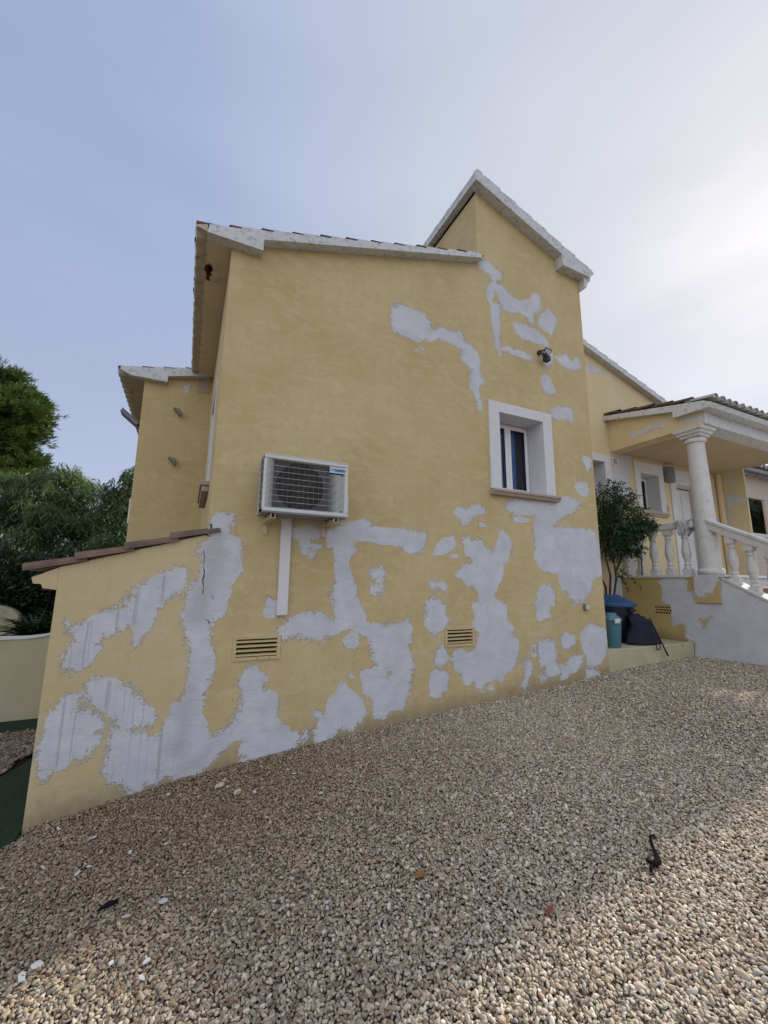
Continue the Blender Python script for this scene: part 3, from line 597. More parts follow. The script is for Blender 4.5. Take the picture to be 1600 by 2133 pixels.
# small slit of annex wall up to its tiles, side walls, hidden rear walls
mb = MB(); mb.prism([(AX, 1.60), (.147, 1.935), (.147, 2.02), (AX, 1.70)], 'y', FY+.02, FY+.12)
mb.prism([(AX, -.4), (AX+.02, -.4), (AX+.02, 1.62), (AX, 1.60)], 'y', FY+.003, 7.0)
mb.prism([(AX, 1.53), (-.98, 1.545), (-.99, 1.575), (-1.04, 1.578), (-1.055, 1.625), (AX, 1.705)], 'y', FY-.002, 7.0)
mb.build('annex_corbel', 'wallannexplain', H, bevel=.004)
mb = MB(); tiles(mb, (-1.10, 3.935, 1.645), (0, 1, 0), (1, 0, .305), (-.305, 0, 1), 15, 4, expo=.335, ln=.40, r=.078, pans=False)
mb.build('annex_roof', 'tiledust', H)
mb = MB(); mb.prism([(-1.04, 1.615), (.148, 1.965), (.148, 1.99), (-1.04, 1.64)], 'y', FY+.121, 7.0); mb.build('annex_roof_deck', 'tile', H)
sw = (4.87, 5.85, 2.72, 3.88)
grid_wall('side_wall', 'X', .148, 4.0, 7.04, 1.5, 4.99, 4.99, [sw], H, 'wallplain', .06, base=-2)
grid_wall('tower_side_wall', 'X', 3.28, 4.0, 6.4, 5.6, 7.19, 7.19, [], H, 'wallplain', .06, base=-2)
# block at the back left
BY = 7.04
bp_ = [(toY((220,440), 3.1375, [(515,1130),(545,1128),(540,1180),(515,1185)], BY), 1), (toY((220,440), 3.1375, [(615,1115),(645,1115),(640,1140),(620,1140)], BY), 1)]
grid_wall('rear_block_wall', 'Y', BY, -.83, .148, -.3, 4.78, 4.99, [], H, 'wall', .03, patches=bp_, base=-2)
mb = MB(); mb.box(-.83, -.80, BY+.002, 11, -.3, 4.80); mb.box(5.28, 5.30, 4.002, 5.19, -.3, 6.5); mb.box(3.3, 5.3, 6.35, 6.4, 3, 6.6)
mb.box(11.05, 11.25, 5.2, 10, 0, 5.1); mb.box(-.8, 11.2, 10.9, 11, 0, 4.8); mb.box(7.0, 7.05, 5.25, 5.3, 0, 1)
mb.build('rear_wall', 'wallplain', H)
# roofs
def stepped(x0, x1, zt, step, saw, first=None):
    """saw-toothed top line of a verge whose tiles climb: zt(x) is the line through the step tops; returns points from x0 to x1"""
    pts = []; x = x0; up = 1 if zt(x0+1) > zt(x0) else -1
    edges = np.arange(x0, x1, step)
    for a in edges:
        b = min(a+step, x1)
        if up > 0: pts += [(a, zt(a)), (b-.004, zt(b)-saw)]
        else: pts += [(a+.004, zt(a)-saw), (b, zt(b))]
    return pts
zA = lambda x: 5.075+.298*x
mb = MB(); top = [(-.07, 5.04), (-.03, 5.055)]+[p for p in stepped(.223-.31, 3.28, zA, .312, .032) if p[0] > -.01]
mb.prism([(-.085, 4.95), (.445, 4.95), (.445, 5.08), (3.27, 5.965)]+top[::-1], 'y', 3.885, 3.999)
mb.build('front_verge', 'trim', H)
mb = MB(); tiles(mb, (-.172, 3.91, 5.012), (0, 1, 0), (1, 0, .298), (-.298, 0, 1), 15, 11, expo=.326, ln=.41)
mb.build('front_roof', 'tile', H)
mb = MB(); mb.prism([(-.1, 4.99), (.148, 4.99), (3.3, 5.95), (3.3, 6.0), (-.1, 5.0)], 'y', 4.001, 7.3); mb.build('front_roof_deck', 'soffit', H)
mb = MB(); mb.box(-.085, .147, 3.999, 7.04, 4.968, 4.992); mb.build('front_soffit', 'soffit', H)
mb = MB()   # mortared underside of the eave tiles
mb.prism([(-.085, 4.968), (-.085, 5.04), (-.12, 5.03), (-.185, 5.005), (-.182, 4.985)], 'y', 3.9, 7.03)
for i in range(15): mb.tube([(-.186, 4.01+i*.205, 4.995), (-.06, 4.01+i*.205, 5.02)], [.062, .05], 10)
mb.build('front_eave', 'soffitold', H)
mb = MB()   # broken plaster on the soffit: exposed brick
for cx, cy_, s_ in ((-.055, 4.42, .05), (-.045, 4.50, .035), (-.05, 4.58, .03), (-.03, 4.40, .03)):
    mb.prism([(cx+s_*math.cos(t)*random.uniform(.5, 1.1), cy_+1.5*s_*math.sin(t)*random.uniform(.6, 1.1)) for t in np.linspace(0, 5.6, 9)], 'z', 4.962, 4.9675)
mb.build('bare_brick', 'rust', H)
zT = lambda x: 7.225-.352*(x-3.585)
mb = MB(); top = [(3.19, 7.30), (3.21, 7.335), (3.25, 7.345), (3.30, 7.325), (3.325, 7.27)]+stepped(3.33, 5.42, zT, .293, .032)+[(5.50, 6.515)]
top[5] = (3.334, zT(3.334)-.02)
mb.prism([(3.19, 7.16), (4.80, 6.60), (4.80, 6.42), (5.36, 6.415)]+top[::-1], 'y', 3.86, 3.999)
mb.build('tower_verge', 'trim', H)
mb = MB(); mb.prism([(3.28, 7.10), (5.3, 6.42), (5.45, 6.46), (5.47, 6.50), (3.28, 7.22)], 'y', 4.001, 6.4)
mb.prism([(5.3, 6.22), (5.35, 6.25), (5.38, 6.33), (5.45, 6.40), (5.45, 6.47), (5.3, 6.47)], 'y', 3.9, 6.4)
mb.build('tower_eave', 'trim', H)
mb = MB(); tiles(mb, (5.49, 6.335, 6.495), (0, -1, 0), (-1, 0, .352), (.352, 0, 1), 12, 7, expo=.31)
mb.build('tower_roof', 'tilegrey', H)
mb = MB()
mb.prism([(3.19, 7.17), (3.28, 7.15), (3.33, 7.20), (3.31, 7.31), (3.25, 7.345), (3.20, 7.32)], 'y', 4.0, 6.4)
for i in range(8): mb.tube([(3.255, 3.87+i*.33, 7.278), (3.255, 3.87+i*.33+.38, 7.262)], [.074, .066], 12)
mb.build('tower_ridge', 'trim', H)
zB = lambda x: 4.815+.215*(x+1.156)
mb = MB(); top = stepped(-1.0, .14, zB, .29, .03)
mb.prism([(-1.155, 4.765), (-1.0, 4.70), (-.51, 4.70), (-.51, 4.80), (.147, 4.955)]+top[::-1]+[(-1.14, 4.81)], 'y', 6.93, 7.039)
mb.build('rear_block_verge', 'trim', H)
mb = MB(); tiles(mb, (-1.18, 6.96, 4.775), (0, 1, 0), (1, 0, .215), (-.215, 0, 1), 20, 4, expo=.31)
mb.build('rear_block_roof', 'tile', H)
mb = MB(); mb.prism([(-1.12, 4.73), (-.83, 4.71), (.148, 4.93), (.148, 4.99), (-1.12, 4.76)], 'y', 7.041, 11)
for i in range(19): mb.tube([(-1.188, 7.06+i*.205, 4.758), (-.95, 7.06+i*.205, 4.80)], [.064, .055], 10)
mb.build('rear_block_eave', 'soffitold', H)
# wing behind the porch
CY = 5.19
w2 = (8.24, 8.84, 3.14, 3.905); w3 = (6.60, 7.176, 3.14, 3.98); dr_ = (9.43, 10.34, 1.79, 3.80)
ZC, KC = (1230, 940), 8.0
wc = [(toY(ZC, KC, [(330,200),(440,110),(560,40),(700,30),(850,25),(840,50),(700,80),(650,100),(640,200),(650,300),(640,480),(650,600),(640,800),(500,1000),(300,1000),(305,560),(320,300),(440,280)], CY), 1),
      (toY(O3, K3, [(1290,945),(1360,955),(1445,995),(1440,1015),(1380,1000),(1290,990)], CY), 1),
      (toY((1220,960), 4.2105, [(220,1040),(350,1010),(360,1240),(240,1230)], CY), 1), (toY((1220,960), 4.2105, [(385,880),(430,900),(420,1000),(395,960)], CY), 1),
      (toY((1220,960), 4.2105, [(1090,290),(1115,300),(1160,370),(1140,360)], CY), 1), (toY((1220,960), 4.2105, [(1110,490),(1180,500),(1185,560),(1110,520)], CY), 1)]
grid_wall('wing_wall', 'Y', CY, 5.3, 11.1, 0, 6.74, 5.02, [w2, w3, dr_], H, 'warm', .03, patches=wc, base=-2)
M['warmp'] = plaster('warm_yellow_patched', (.67, .57, .375), (.63, .51, .30), True, .5)
H.children[-1].data.materials[0] = M['warmp']
zC = lambda x: 6.40-.30*(x-6.8)
mb = MB(); top = stepped(5.3, 11.5, zC, .30, .03)
mb.prism([(5.31, 6.72), (11.5, 4.84)]+top[::-1], 'y', 5.06, 5.188); mb.build('wing_verge', 'trim', H)
mb = MB(); mb.prism([(5.31, 6.74), (11.4, 4.90), (11.4, 4.97), (5.31, 6.81)], 'y', 5.19, 11); mb.build('wing_roof', 'tilegrey', H)

# windows and door
def surround(parent, hole, Y, fw, ft, proud=.03, depth=.27, name='window', mat='trimclean', bottom=False):
    x0, x1, z0, z1 = hole; mb = MB(); e_ = .0
    zb = z0-(.03 if bottom else 0)
    mb.prism([(x0-fw, zb), (x0, zb), (x0, z1), (x1, z1), (x1, zb), (x1+fw, zb), (x1+fw, z1+ft), (x0-fw, z1+ft)], 'y', Y-proud, Y+.002)
    t = .03
    mb.box(x0-t, x0, Y+.002, Y+depth+.03, z0, z1); mb.box(x1, x1+t, Y+.002, Y+depth+.03, z0, z1)
    mb.box(x0-t, x1+t, Y+.002, Y+depth+.03, z1, z1+t); mb.box(x0-t, x1+t, Y+.002, Y+depth+.03, z0-t, z0)
    o = mb.build(name, mat, parent, bevel=.003); return o
def sash(win, x0, x1, z0, z1, Y, n=2, fr=.045, rail=.05, blue_sheet=True):
    mb = MB(); b = .022
    mb.box(x0, x0+b, Y, Y+.05, z0, z1); mb.box(x1-b, x1, Y, Y+.05, z0, z1); mb.box(x0+b, x1-b, Y, Y+.05, z1-b, z1); mb.box(x0+b, x1-b, Y, Y+.05, z0, z0+b)
    g = MB(); gk = MB(); cu = MB()
    xs = np.linspace(x0+b, x1-b, n+1)
    for i in range(n):
        a, c = xs[i]+.002, xs[i+1]-.002; zz0, zz1 = z0+b+.002, z1-b-.002
        mb.box(a, a+rail, Y-.022, Y+.03, zz0, zz1); mb.box(c-rail, c, Y-.022, Y+.03, zz0, zz1)
        mb.box(a+rail, c-rail, Y-.022, Y+.03, zz1-rail, zz1); mb.box(a+rail, c-rail, Y-.022, Y+.03, zz0, zz0+rail)
        q = .011; ga, gc, g0, g1 = a+rail, c-rail, zz0+rail, zz1-rail
        for bx in ((ga, ga+q, g0, g1), (gc-q, gc, g0, g1), (ga+q, gc-q, g1-q, g1), (ga+q, gc-q, g0, g0+q)): gk.box(bx[0], bx[1], Y-.012, Y-.002, bx[2], bx[3])
        g.add([(ga, Y+.008, g0), (gc, Y+.008, g0), (gc, Y+.008, g1), (ga, Y+.008, g1)], [(0, 1, 2, 3)])
        if blue_sheet:
            xa, xb = (ga-.03, ga+.55*(gc-ga)) if i else (ga-.05, gc+.01)
            n_ = 14
            P = [(xa+(xb-xa)*k/n_, Y+.05+.012*math.sin(k*1.9)) for k in range(n_+1)]
            for k in range(n_): cu.add([(P[k][0], P[k][1], g0-.03), (P[k+1][0], P[k+1][1], g0-.03), (P[k+1][0], P[k+1][1], g1+.03), (P[k][0], P[k][1], g1+.03)], [(0, 1, 2, 3)])
    mb.build('window_frame', 'pvc', win, bevel=.003); g.build('glass_pane', 'glass', win); gk.build('glazing_seal', 'gasket', win)
    if blue_sheet: cu.build('blue_sheet', 'blue_sheet', win)
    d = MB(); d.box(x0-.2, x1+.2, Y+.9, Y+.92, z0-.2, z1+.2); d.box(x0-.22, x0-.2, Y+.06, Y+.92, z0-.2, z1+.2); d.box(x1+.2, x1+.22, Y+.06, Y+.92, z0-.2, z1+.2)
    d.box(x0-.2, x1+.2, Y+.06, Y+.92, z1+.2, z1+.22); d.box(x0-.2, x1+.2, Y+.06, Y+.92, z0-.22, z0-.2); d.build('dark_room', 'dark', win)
wn = surround(H, win, FY, .168, .142); wn['label'] = 'white framed two pane window in the tower wall'
sash(wn, win[0], win[1], win[2]+.03, win[3], FY+.275)
mb = MB(); mb.prism([(3.90, 2.785), (3.90, 2.755), (3.92, 2.745), (3.935, 2.715), (4.0, 2.712), (4.26, 2.72), (4.26, 2.80)], 'x', 3.355, 4.50)
mb.build('window_sill', 'stone', wn, bevel=.004)
mb = MB(); mb.prism([(3.93, 2.786), (4.28, 2.80), (4.28, 2.825), (3.93, 2.79)], 'x', 3.54, 4.30); mb.build('sill_top', 'trimclean', wn)
wn = surround(H, w2, CY, .17, .24, depth=.25, bottom=True); wn['label'] = 'white framed window beside the front door under the porch'
sash(wn, w2[0], w2[1], w2[2], w2[3], CY+.25, 1, blue_sheet=False)
mb = MB(); mb.box(8.04, 9.03, CY-.07, CY+.02, 3.06, 3.108); mb.box(8.05, 9.02, CY-.05, CY, 3.02, 3.06); mb.build('window_sill', 'stone', wn, bevel=.004)
wn = surround(H, w3, CY, .18, .155, depth=.25); wn['label'] = 'white framed narrow window half hidden by the bush'
sash(wn, w3[0], w3[1], w3[2], w3[3], CY+.25, 1, blue_sheet=False)
dn = surround(H, dr_, CY, .195, .33, depth=.20, name='door'); dn['label'] = 'white panelled front door behind the porch column'
mb = MB(); x0, x1, z0, z1 = dr_; mb.box(x0+.03, x1-.03, CY+.20, CY+.24, z0, z1-.03)
for i in range(2):
    for (a, b) in ((.10, .75), (.85, 1.85)): mb.box(x0+.12+i*.42, x0+.42+i*.42, CY+.185, CY+.20, z0+a, z0+b)
mb.build('door_leaf', 'door', dn, bevel=.004)
mb = MB(); mb.box(x0+.05, x0+.08, CY+.17, CY+.199, 3.30, 3.46); mb.build('door_lock', 'black', dn); mb = MB(); mb.tube([(x0+.065, CY+.17, 2.75), (x0+.065, CY+.13, 2.75), (x0+.16, CY+.13, 2.75)], .012, 8); mb.build('door_handle', 'black', dn)
# narrow side window seen edge on
mb = MB(); y0, y1, z0, z1 = sw
mb.box(.138, .147, y0-.06, y0, z0-.03, z1+.06); mb.box(.138, .147, y1, y1+.06, z0-.03, z1+.06); mb.box(.138, .147, y0, y1, z1, z1+.06)
for a, b in ((y0-.02, y0), (y1, y1+.02)): mb.box(.149, .30, a, b, z0, z1)
mb.box(.149, .30, y0, y1, z1, z1+.02); mb.box(.149, .30, y0, y1, z0-.02, z0)
wn = mb.build('window', 'trimclean', H); wn['label'] = 'side window seen almost edge on near the left corner'
mb = MB()
for a, b in ((y0, y0+.06), (y1-.06, y1), ((y0+y1)/2-.05, (y0+y1)/2+.05)): mb.box(.19, .24, a, b, z0, z1)
mb.box(.191, .239, y0, y1, z1-.06, z1); mb.box(.191, .239, y0, y1, z0, z0+.06); mb.build('window_frame', 'pvc', wn)
mb = MB(); mb.box(.212, .218, y0+.05, y1-.05, z0+.05, z1-.05); mb.build('glass_pane', 'glass', wn)
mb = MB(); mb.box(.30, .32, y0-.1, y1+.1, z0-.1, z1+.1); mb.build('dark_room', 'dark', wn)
mb = MB(); mb.box(.055, .147, y0-.12, y1+.1, z0-.085, z0-.035); mb.box(.075, .147, y0-.10, y1+.08, z0-.15, z0-.085); mb.build('window_sill', 'stone', wn, bevel=.008)
# louvred vents of the front wall
for hh, lab in ((v1, 'louvred vent under the cable duct'), (v2, 'louvred vent left of the big central patch')):
    x0, x1, z0, z1 = hh; mb = MB()
    mb.prism([(x0-.028, z0-.028), (x1+.028, z0-.028), (x1+.028, z1+.028), (x0-.028, z1+.028)], 'y', FY-.001, FY-.0005)
    mb = MB()
    mb.box(x0-.03, x0, FY-.012, FY+.06, z0-.03, z1+.03); mb.box(x1, x1+.03, FY-.012, FY+.06, z0-.03, z1+.03)
    mb.box(x0, x1, FY-.012, FY+.06, z1, z1+.03); mb.box(x0, x1, FY-.012, FY+.06, z0-.03, z0)
    v = mb.build('vent', 'wallplain', H, bevel=.003, label=lab)
    mb = MB()
    for k in range(4):
        zc = z0+.004+(z1-z0)*k/4
        mb.prism([(FY-.008, zc+.004), (FY-.008, zc+.020), (FY+.03, zc+.024), (FY+.03, zc+.014)], 'x', x0, x1)
    mb.build('slat', 'wallplain', v)
    mb = MB(); mb.box(x0, x1, FY+.06, FY+.08, z0, z1); mb.build('vent_recess', 'dark', v)
# crack in the filler over the joint of annex and house
pr = random.Random(3)
def crack(pts, w):
    mb = MB()
    q = [onY(x, y, FY-.0015) for x, y in Zm(O1, K1, pts)]; P = []
    for a, b in zip(q[:-1], q[1:]):
        for k in range(5): P.append(a+(b-a)*k/5+np.array([pr.uniform(-.004, .004), 0, 0]))
    for a, b in zip(P[:-1], P[1:]):
        w1 = w*pr.uniform(.3, 1.2); mb.add([(a[0]-w1, a[1], a[2]), (b[0]-w1*.8, b[1], b[2]), (b[0]+w1, b[1], b[2]), (a[0]+w1*.8, a[1], a[2])], [(0, 1, 2, 3)])
    mb.build('crack', 'crack', H)
crack([(1160,400),(1166,450),(1158,500),(1166,520),(1155,570),(1160,610),(1150,660)], .003); crack([(1160,510),(1166,530),(1155,570),(1158,600)], .005)
crack([(1170,790),(1185,800),(1195,825)], .005); crack([(1210,655),(1213,680)], .004)
crack([(1200,245),(1205,262),(1196,290)], .010); crack([(1178,312),(1190,322),(1200,318)], .014)
# rear block details: wall lamp stubs, bare square, white shutter edge
for px, py, lab in ((369, 860, 'upper small dark bracket on the rear block'), (358, 962, 'lower small dark bracket on the rear block')):
    p = onY(px, py, BY); mb = MB(); mb.prism([(p[0]-.055, p[2]+.05), (p[0]+.05, p[2]+.04), (p[0]+.05, p[2]-.07), (p[0]+.01, p[2]-.02)], 'y', BY-.10, BY-.001); mb.build('bracket', 'alu', H, label=lab)
mb = MB(); p = onY(428, 805, BY); mb.box(p[0]-.11, p[0]+.07, BY-.01, BY-.001, p[2]-.12, p[2]+.10); mb.build('blanking_plate', 'stone', H)
mb = MB(); mb.box(-.90, -.835, 7.5, 8.4, 2.5, 2.9); mb.build('shutter_edge', 'pvc', H)

# ---- porch
PX = 7.405
Z1_, KR = (1220, 960), 4.2105
pl = [(toX(Z1_, KR, [(640,1060),(700,1035),(860,1030),(890,1060),(880,1100),(880,1145),(920,1150),(975,1120),(980,1180),(1000,1225),(1080,1235),(1190,1240),(1195,1000),(1600,1210),(1800,1300),(1800,1950),(1600,1870),(970,1750),(965,1600),(880,1560),(875,1450),(860,1430),(770,1440),(760,1380),(750,1290),(745,1250),(700,1250),(670,1230),(680,1160),(670,1100)], PX), 1),
      (toX(Z1_, KR, [(980,1380),(1000,1375),(1040,1390),(1100,1370),(1070,1430),(1060,1470),(1030,1475),(1010,1430)], PX), -1)]
pl[0] = ([p for p in pl[0][0]]+[(2.2, -.3), (4.0, -.3)][:0], 1)
pl.append(([(1.0, -.5), (3.85, -.5), (3.85, .9), (3.4, 1.5), (1.0, 1.9)], 1)); pl.append(pl[1]); 
plg = []
M['plinth'] = plaster('plinth_plaster', (.50, .385, .17), (.44, .33, .13), True, .5)
grid_wall('porch_plinth', 'X', PX, 3.56, 5.19, 0, 1.75, 1.75, [], H, 'plinth', .02, patches=pl, grey=plg, base=.7)
grid_wall('stair_wall', 'X', PX, 1.60, 3.56, 0, .52, 1.72, [], H, 'plinth', .02, patches=pl, grey=plg, base=-2)
mb = MB(); mb.prism([(1.60, 0), (3.56, 0), (3.56, 1.72), (1.60, .52)], 'x', PX+.001, PX+.30)
mb.prism([(1.58, .515), (3.56, 1.722), (3.56, 1.76), (1.58, .55)], 'x', PX-.02, PX+.31)
mb.box(PX+.01, 11.1, 3.56, 5.18, 0, 1.75); mb.box(PX-.025, 11.1, 3.50, 5.185, 1.752, 1.79)
mb.build('porch_floor', 'whitestone', H, bevel=.004)
mb = MB()
for k in range(7):
    zt = 1.79-.165*(k+1); y1_ = 3.50-.28*k
    mb.mi = 0; mb.box(PX+.31, 9.7, y1_-.28+.02, 3.50, zt-.165, zt-.035)
    mb.mi = 1; mb.box(PX+.312, 9.7, y1_-.30, y1_+.0, zt-.034, zt)
mb.build('stairs', ['terra', 'whitestone'], H)
mb = MB(); mb.box(9.7, 9.95, 1.6, 3.5, 0, .9); mb.build('stair_side_wall', 'whitestone', H)
# pier under the column
grid_wall('pier', 'X', PX-.04, 3.585, 3.95, 1.36, 1.79, 1.79, [], H, 'plinth', .02, patches=[(toX(Z1_, KR, [(955,970),(1200,970),(1200,1060),(1150,1060),(1110,1150),(1060,1165),(1000,1200),(955,1150)], PX-.04), 1)], base=-2)
mb = MB(); mb.box(PX-.039, PX+.32, 3.586, 3.949, 1.361, 1.795); mb.build('pier_block', 'plinth', H)
CXc, CYc = PX+.155, 3.765
mb = MB()
mb.lathe([(.150, 0), (.172, .012), (.185, .045), (.180, .075), (.160, .095), (.148, .10), (.146, .16), (.143, .9), (.134, 1.6), (.122, 2.16), (.122, 2.175), (.150, 2.185), (.158, 2.215), (.150, 2.245), (.128, 2.255), (.128, 2.27)], (CXc, CYc, 1.792), 40)
mb.build('column', 'whitestone', H, smooth='auto')
mb = MB(); mb.lathe([(.150, 0), (.155, .04), (.185, .05), (.190, .095), (.215, .10), (.225, .158), (.20, .16)], (CXc, CYc, 4.06), square=True); mb.build('capital', 'whitestone', H, bevel=.004)
# balustrades
def baluster(mb, x, y, z, h=.78):
    mb.box(x-.062, x+.062, y-.062, y+.062, z, z+.10)
    mb.lathe([(.055, .10), (.058, .125), (.040, .15), (.052, .175), (.048, .19), (.036, .21), (.050, .27), (.066, .34), (.068, .40), (.056, .50), (.042, .58), (.038, .60), (.052, .615), (.052, .635), (.040, .65), (.055, .675), (.058, .69)], (x, y, z), 18)
    mb.box(x-.060, x+.060, y-.060, y+.060, z+.69, z+h)
mb = MB(); mb.box(7.42, 7.585, 3.90, 5.185, 2.572, 2.68); bl = mb.build('balustrade', 'whitestone', H, bevel=.006, label='level balustrade on the left edge of the porch')
for y in (5.12, 4.86, 4.60, 4.335, 4.065): mb = MB(); baluster(mb, 7.50, y, 1.792); mb.build('baluster', 'whitestone', bl)
rz = lambda y: 2.61-.55*(3.64-y)
mb = MB(); mb.prism([(3.70, rz(3.70)-.135), (3.70, rz(3.70)-.02), (1.7, rz(1.7)-.02), (1.7, rz(1.7)-.135)], 'x', 7.435, 7.60)
mb.prism([(3.70, rz(3.70)-.02), (3.70, rz(3.70)+.03), (1.68, rz(1.68)+.03), (1.68, rz(1.68)-.02)], 'x', 7.42, 7.615)
bl = mb.build('balustrade', 'whitestone', H, bevel=.006, label='sloping balustrade running down the stairs')
y = 3.43
while y > 1.75:
    zb = 1.76-.61*(3.56-y); ht = rz(y)-.12-zb; mb = MB()
    baluster(mb, 0, 0, 0, .78)
    mb.v = [(px+7.51, py+y, zb-.03+pz*ht/.78+ (0 if .08 < pz < .7 else -.0)) for px, py, pz in mb.v]
    mb.build('baluster', 'whitestone', bl); y -= .225
# porch roof
mb = MB(); mb.prism([(5.189, 4.221), (3.52, 4.221), (3.52, 4.46), (3.92, 4.53), (5.189, 4.87)], 'x', PX, PX+.28)
fb = mb.build('porch_side_beam', 'warm', H)
pb = [(toX((1240, 800), 4.4444, [(305,470),(360,440),(440,430),(500,380),(560,375),(620,350),(640,370),(620,400),(560,410),(480,440),(400,465),(370,485),(330,480)], PX-.003), 1),
      (toX((1240, 800), 4.4444, [(815,350),(850,310),(960,300),(1005,290),(1010,345),(900,345),(840,365)], PX-.003), 1), (toX((1240, 800), 4.4444, [(160,385),(210,385),(200,405),(170,405)], PX-.003), 1), (toX((1240, 800), 4.4444, [(680,290),(715,290),(700,330),(680,330)], PX-.003), 1)]
grid_wall('porch_beam_face', 'X', PX-.003, 3.52, 5.188, 4.2215, 4.46, 4.865, [], H, 'warmp', .015, patches=pb, base=-2)
mb = MB(); mb.box(PX+.281, 11.1, 3.52, 3.80, 4.2225, 4.45); mb.box(PX+.003, PX+.28, 3.512, 3.519, 4.2225, 4.45); mb.build('porch_front_beam', 'trim', H)
mb = MB(); mb.box(PX+.28, 11.1, 3.801, 5.185, 4.2215, 4.29); mb.build('porch_ceiling', 'ceil', H)
mb = MB(); mb.prism([(5.188, 4.86), (3.92, 4.555), (3.92, 4.44), (3.375, 4.43), (3.345, 4.50), (3.44, 4.56), (5.188, 4.955)], 'x', 7.29, 7.404)
mb.prism([(3.52, 4.43), (3.375, 4.431), (3.345, 4.502), (3.40, 4.56), (3.52, 4.58)], 'x', 7.4045, 11.3); mb.build('porch_verge', 'trim', H)
mb = MB(); mb.prism([(3.52, 4.5), (5.188, 4.9), (5.188, 4.93), (3.52, 4.56)], 'x', 7.41, 11.3); mb.build('porch_roof_deck', 'trim', H)
mb = MB(); tiles(mb, (7.27, 3.315, 4.545), (1, 0, 0), (0, 1, .228), (0, -.228, 1), 19, 6, expo=.325, fill=True)
mb.build('porch_roof', ['tile', 'trim', 'tilegrey'], H)
# return wall at the right end of the porch
grid_wall('porch_end_wall', 'X', 11.1, 4.66, 5.15, 1.79, 4.22, 4.22, [], H, 'warmp', .03, patches=[(toX((1470, 940), 7.1077, pp, 11.1), 1) for pp in ([(330,330),(400,310),(385,510),(360,500),(345,420)], [(320,640),(400,590),(440,680),(590,700),(590,800),(470,740),(400,780),(350,880),(400,1100),(330,1100),(330,800)])], base=-2)
mb = MB(); mb.box(11.102, 11.16, 4.66, 5.19, 1.79, 4.22); mb.lathe([(.06, 0), (.06, 2.42)], (11.06, 5.13, 1.795), 16); mb.build('porch_end_pilaster', 'warm', H)
# ledge in the recess
mb = MB(); mb.prism([(5.305, .2), (5.305, .728), (7.403, .728), (7.403, .2)], 'y', 4.06, 5.18); mb.build('ledge', 'concrete', H, bevel=.012)
mb = MB()
for r_ in range(3):
    for c_ in range(6):
        yy = 4.60-.044*c_-(.0 if r_ % 2 == 0 else .02); zz_ = 1.255-.045*r_
        mb.tube([(PX+.004, yy, zz_), (PX-.002, yy, zz_)], .0155, 12)
mb.build('perforated_vent', 'dark', H)
mb = MB(); p = onY(1279, 961, CY); mb.box(p[0]-.09, p[0]+.09, CY-.02, CY, p[2]-.07, p[2]+.07); v = mb.build('vent', 'trimclean', H, label='small square vent under the porch ceiling')
mb = MB()
for k in range(3): mb.box(p[0]-.06, p[0]+.06, CY-.024, CY-.02, p[2]-.05+k*.036, p[2]-.03+k*.036)
mb.build('slat', 'greymetal', v)

# ================================================================ THINGS ON THE FRONT WALL
def text_mesh(txt, size, name, parent, mat, loc, shear=.2, depth=.0015, sx=1.0, off=.0):
    cu = bpy.data.curves.new('t', 'FONT'); cu.body = txt; cu.size = size; cu.shear = shear; cu.extrude = depth; cu.offset = off; cu.space_character = 1.02
    o = bpy.data.objects.new('t', cu); C.objects.link(o); bpy.context.view_layer.update()
    dg = bpy.context.evaluated_depsgraph_get(); me = bpy.data.meshes.new_from_object(o.evaluated_get(dg)); bpy.data.objects.remove(o)
    o0 = ORIG[parent.name]
    for v in me.vertices:
        x, y, z = v.co; v.co = (loc[0]+x*sx-o0[0], loc[1]-z-o0[1], loc[2]+y-o0[2])
    me.materials.clear(); me.materials.append(M[mat]); me.name = name
    n = bpy.data.objects.new(name, me); C.objects.link(n); n.parent = parent; ORIG[n.name] = o0
    return n
ax0, ax1, az0, az1, ay0, ay1 = .545, 1.330, 2.205, 2.740, 3.62, 3.90
A = thing('air_conditioner', ((ax0+ax1)/2, 3.99, az0), 'ivory outdoor air conditioner unit with a barred fan grille, hung on the front wall', 'air conditioner')
ia = ax0+.018; ib = ax1-.018; ja = az0+.045; jb = az1-.045
mb = MB(); yf = ay0+.022                                          # casing: frame round the front opening, closed top, right side and base
mb.box(ax0, ax1, ay0+.004, ay1, az1-.012, az1)                    # lid
mb.prism([(ax0, az0+.012), (ax1, az0+.012), (ax1, ja), (ax0, ja)], 'y', ay0, ay0+.02)
mb.prism([(ax0, jb), (ax1, jb), (ax1, az1-.013), (ax0, az1-.013)], 'y', ay0, ay0+.02)
mb.box(ax0, ax0+.022, ay0+.0005, ay0+.05, ja, jb); mb.box(ax1-.035, ax1, ay0+.0005, ay1, ja, jb); 
mb.box(ax0, ax0+.02, ay1-.02, ay1, az0+.012, az1-.013)
mb.build('casing', 'ac', A, bevel=.006)
mb = MB(); mb.box(ax0+.004, ax1-.004, ay0+.006, ay1, az0, az0+.0115); mb.build('base_pan', 'greymetal', A)
mb = MB(); mb.box(ax0+.62, ax1-.036, ay0+.045, ay0+.05, ja, jb); mb.build('front_plate', 'greyplate', A)
mb = MB(); hc = (ax0+.335, (az0+az1)/2-.005); n_ = 48
def rim(t):
    c, s_ = math.cos(t), math.sin(t); k = min((.30/abs(c)) if abs(c) > 1e-6 else 9, (.243/abs(s_)) if abs(s_) > 1e-6 else 9); return (hc[0]+c*k, ay0+.045, hc[1]+s_*k)
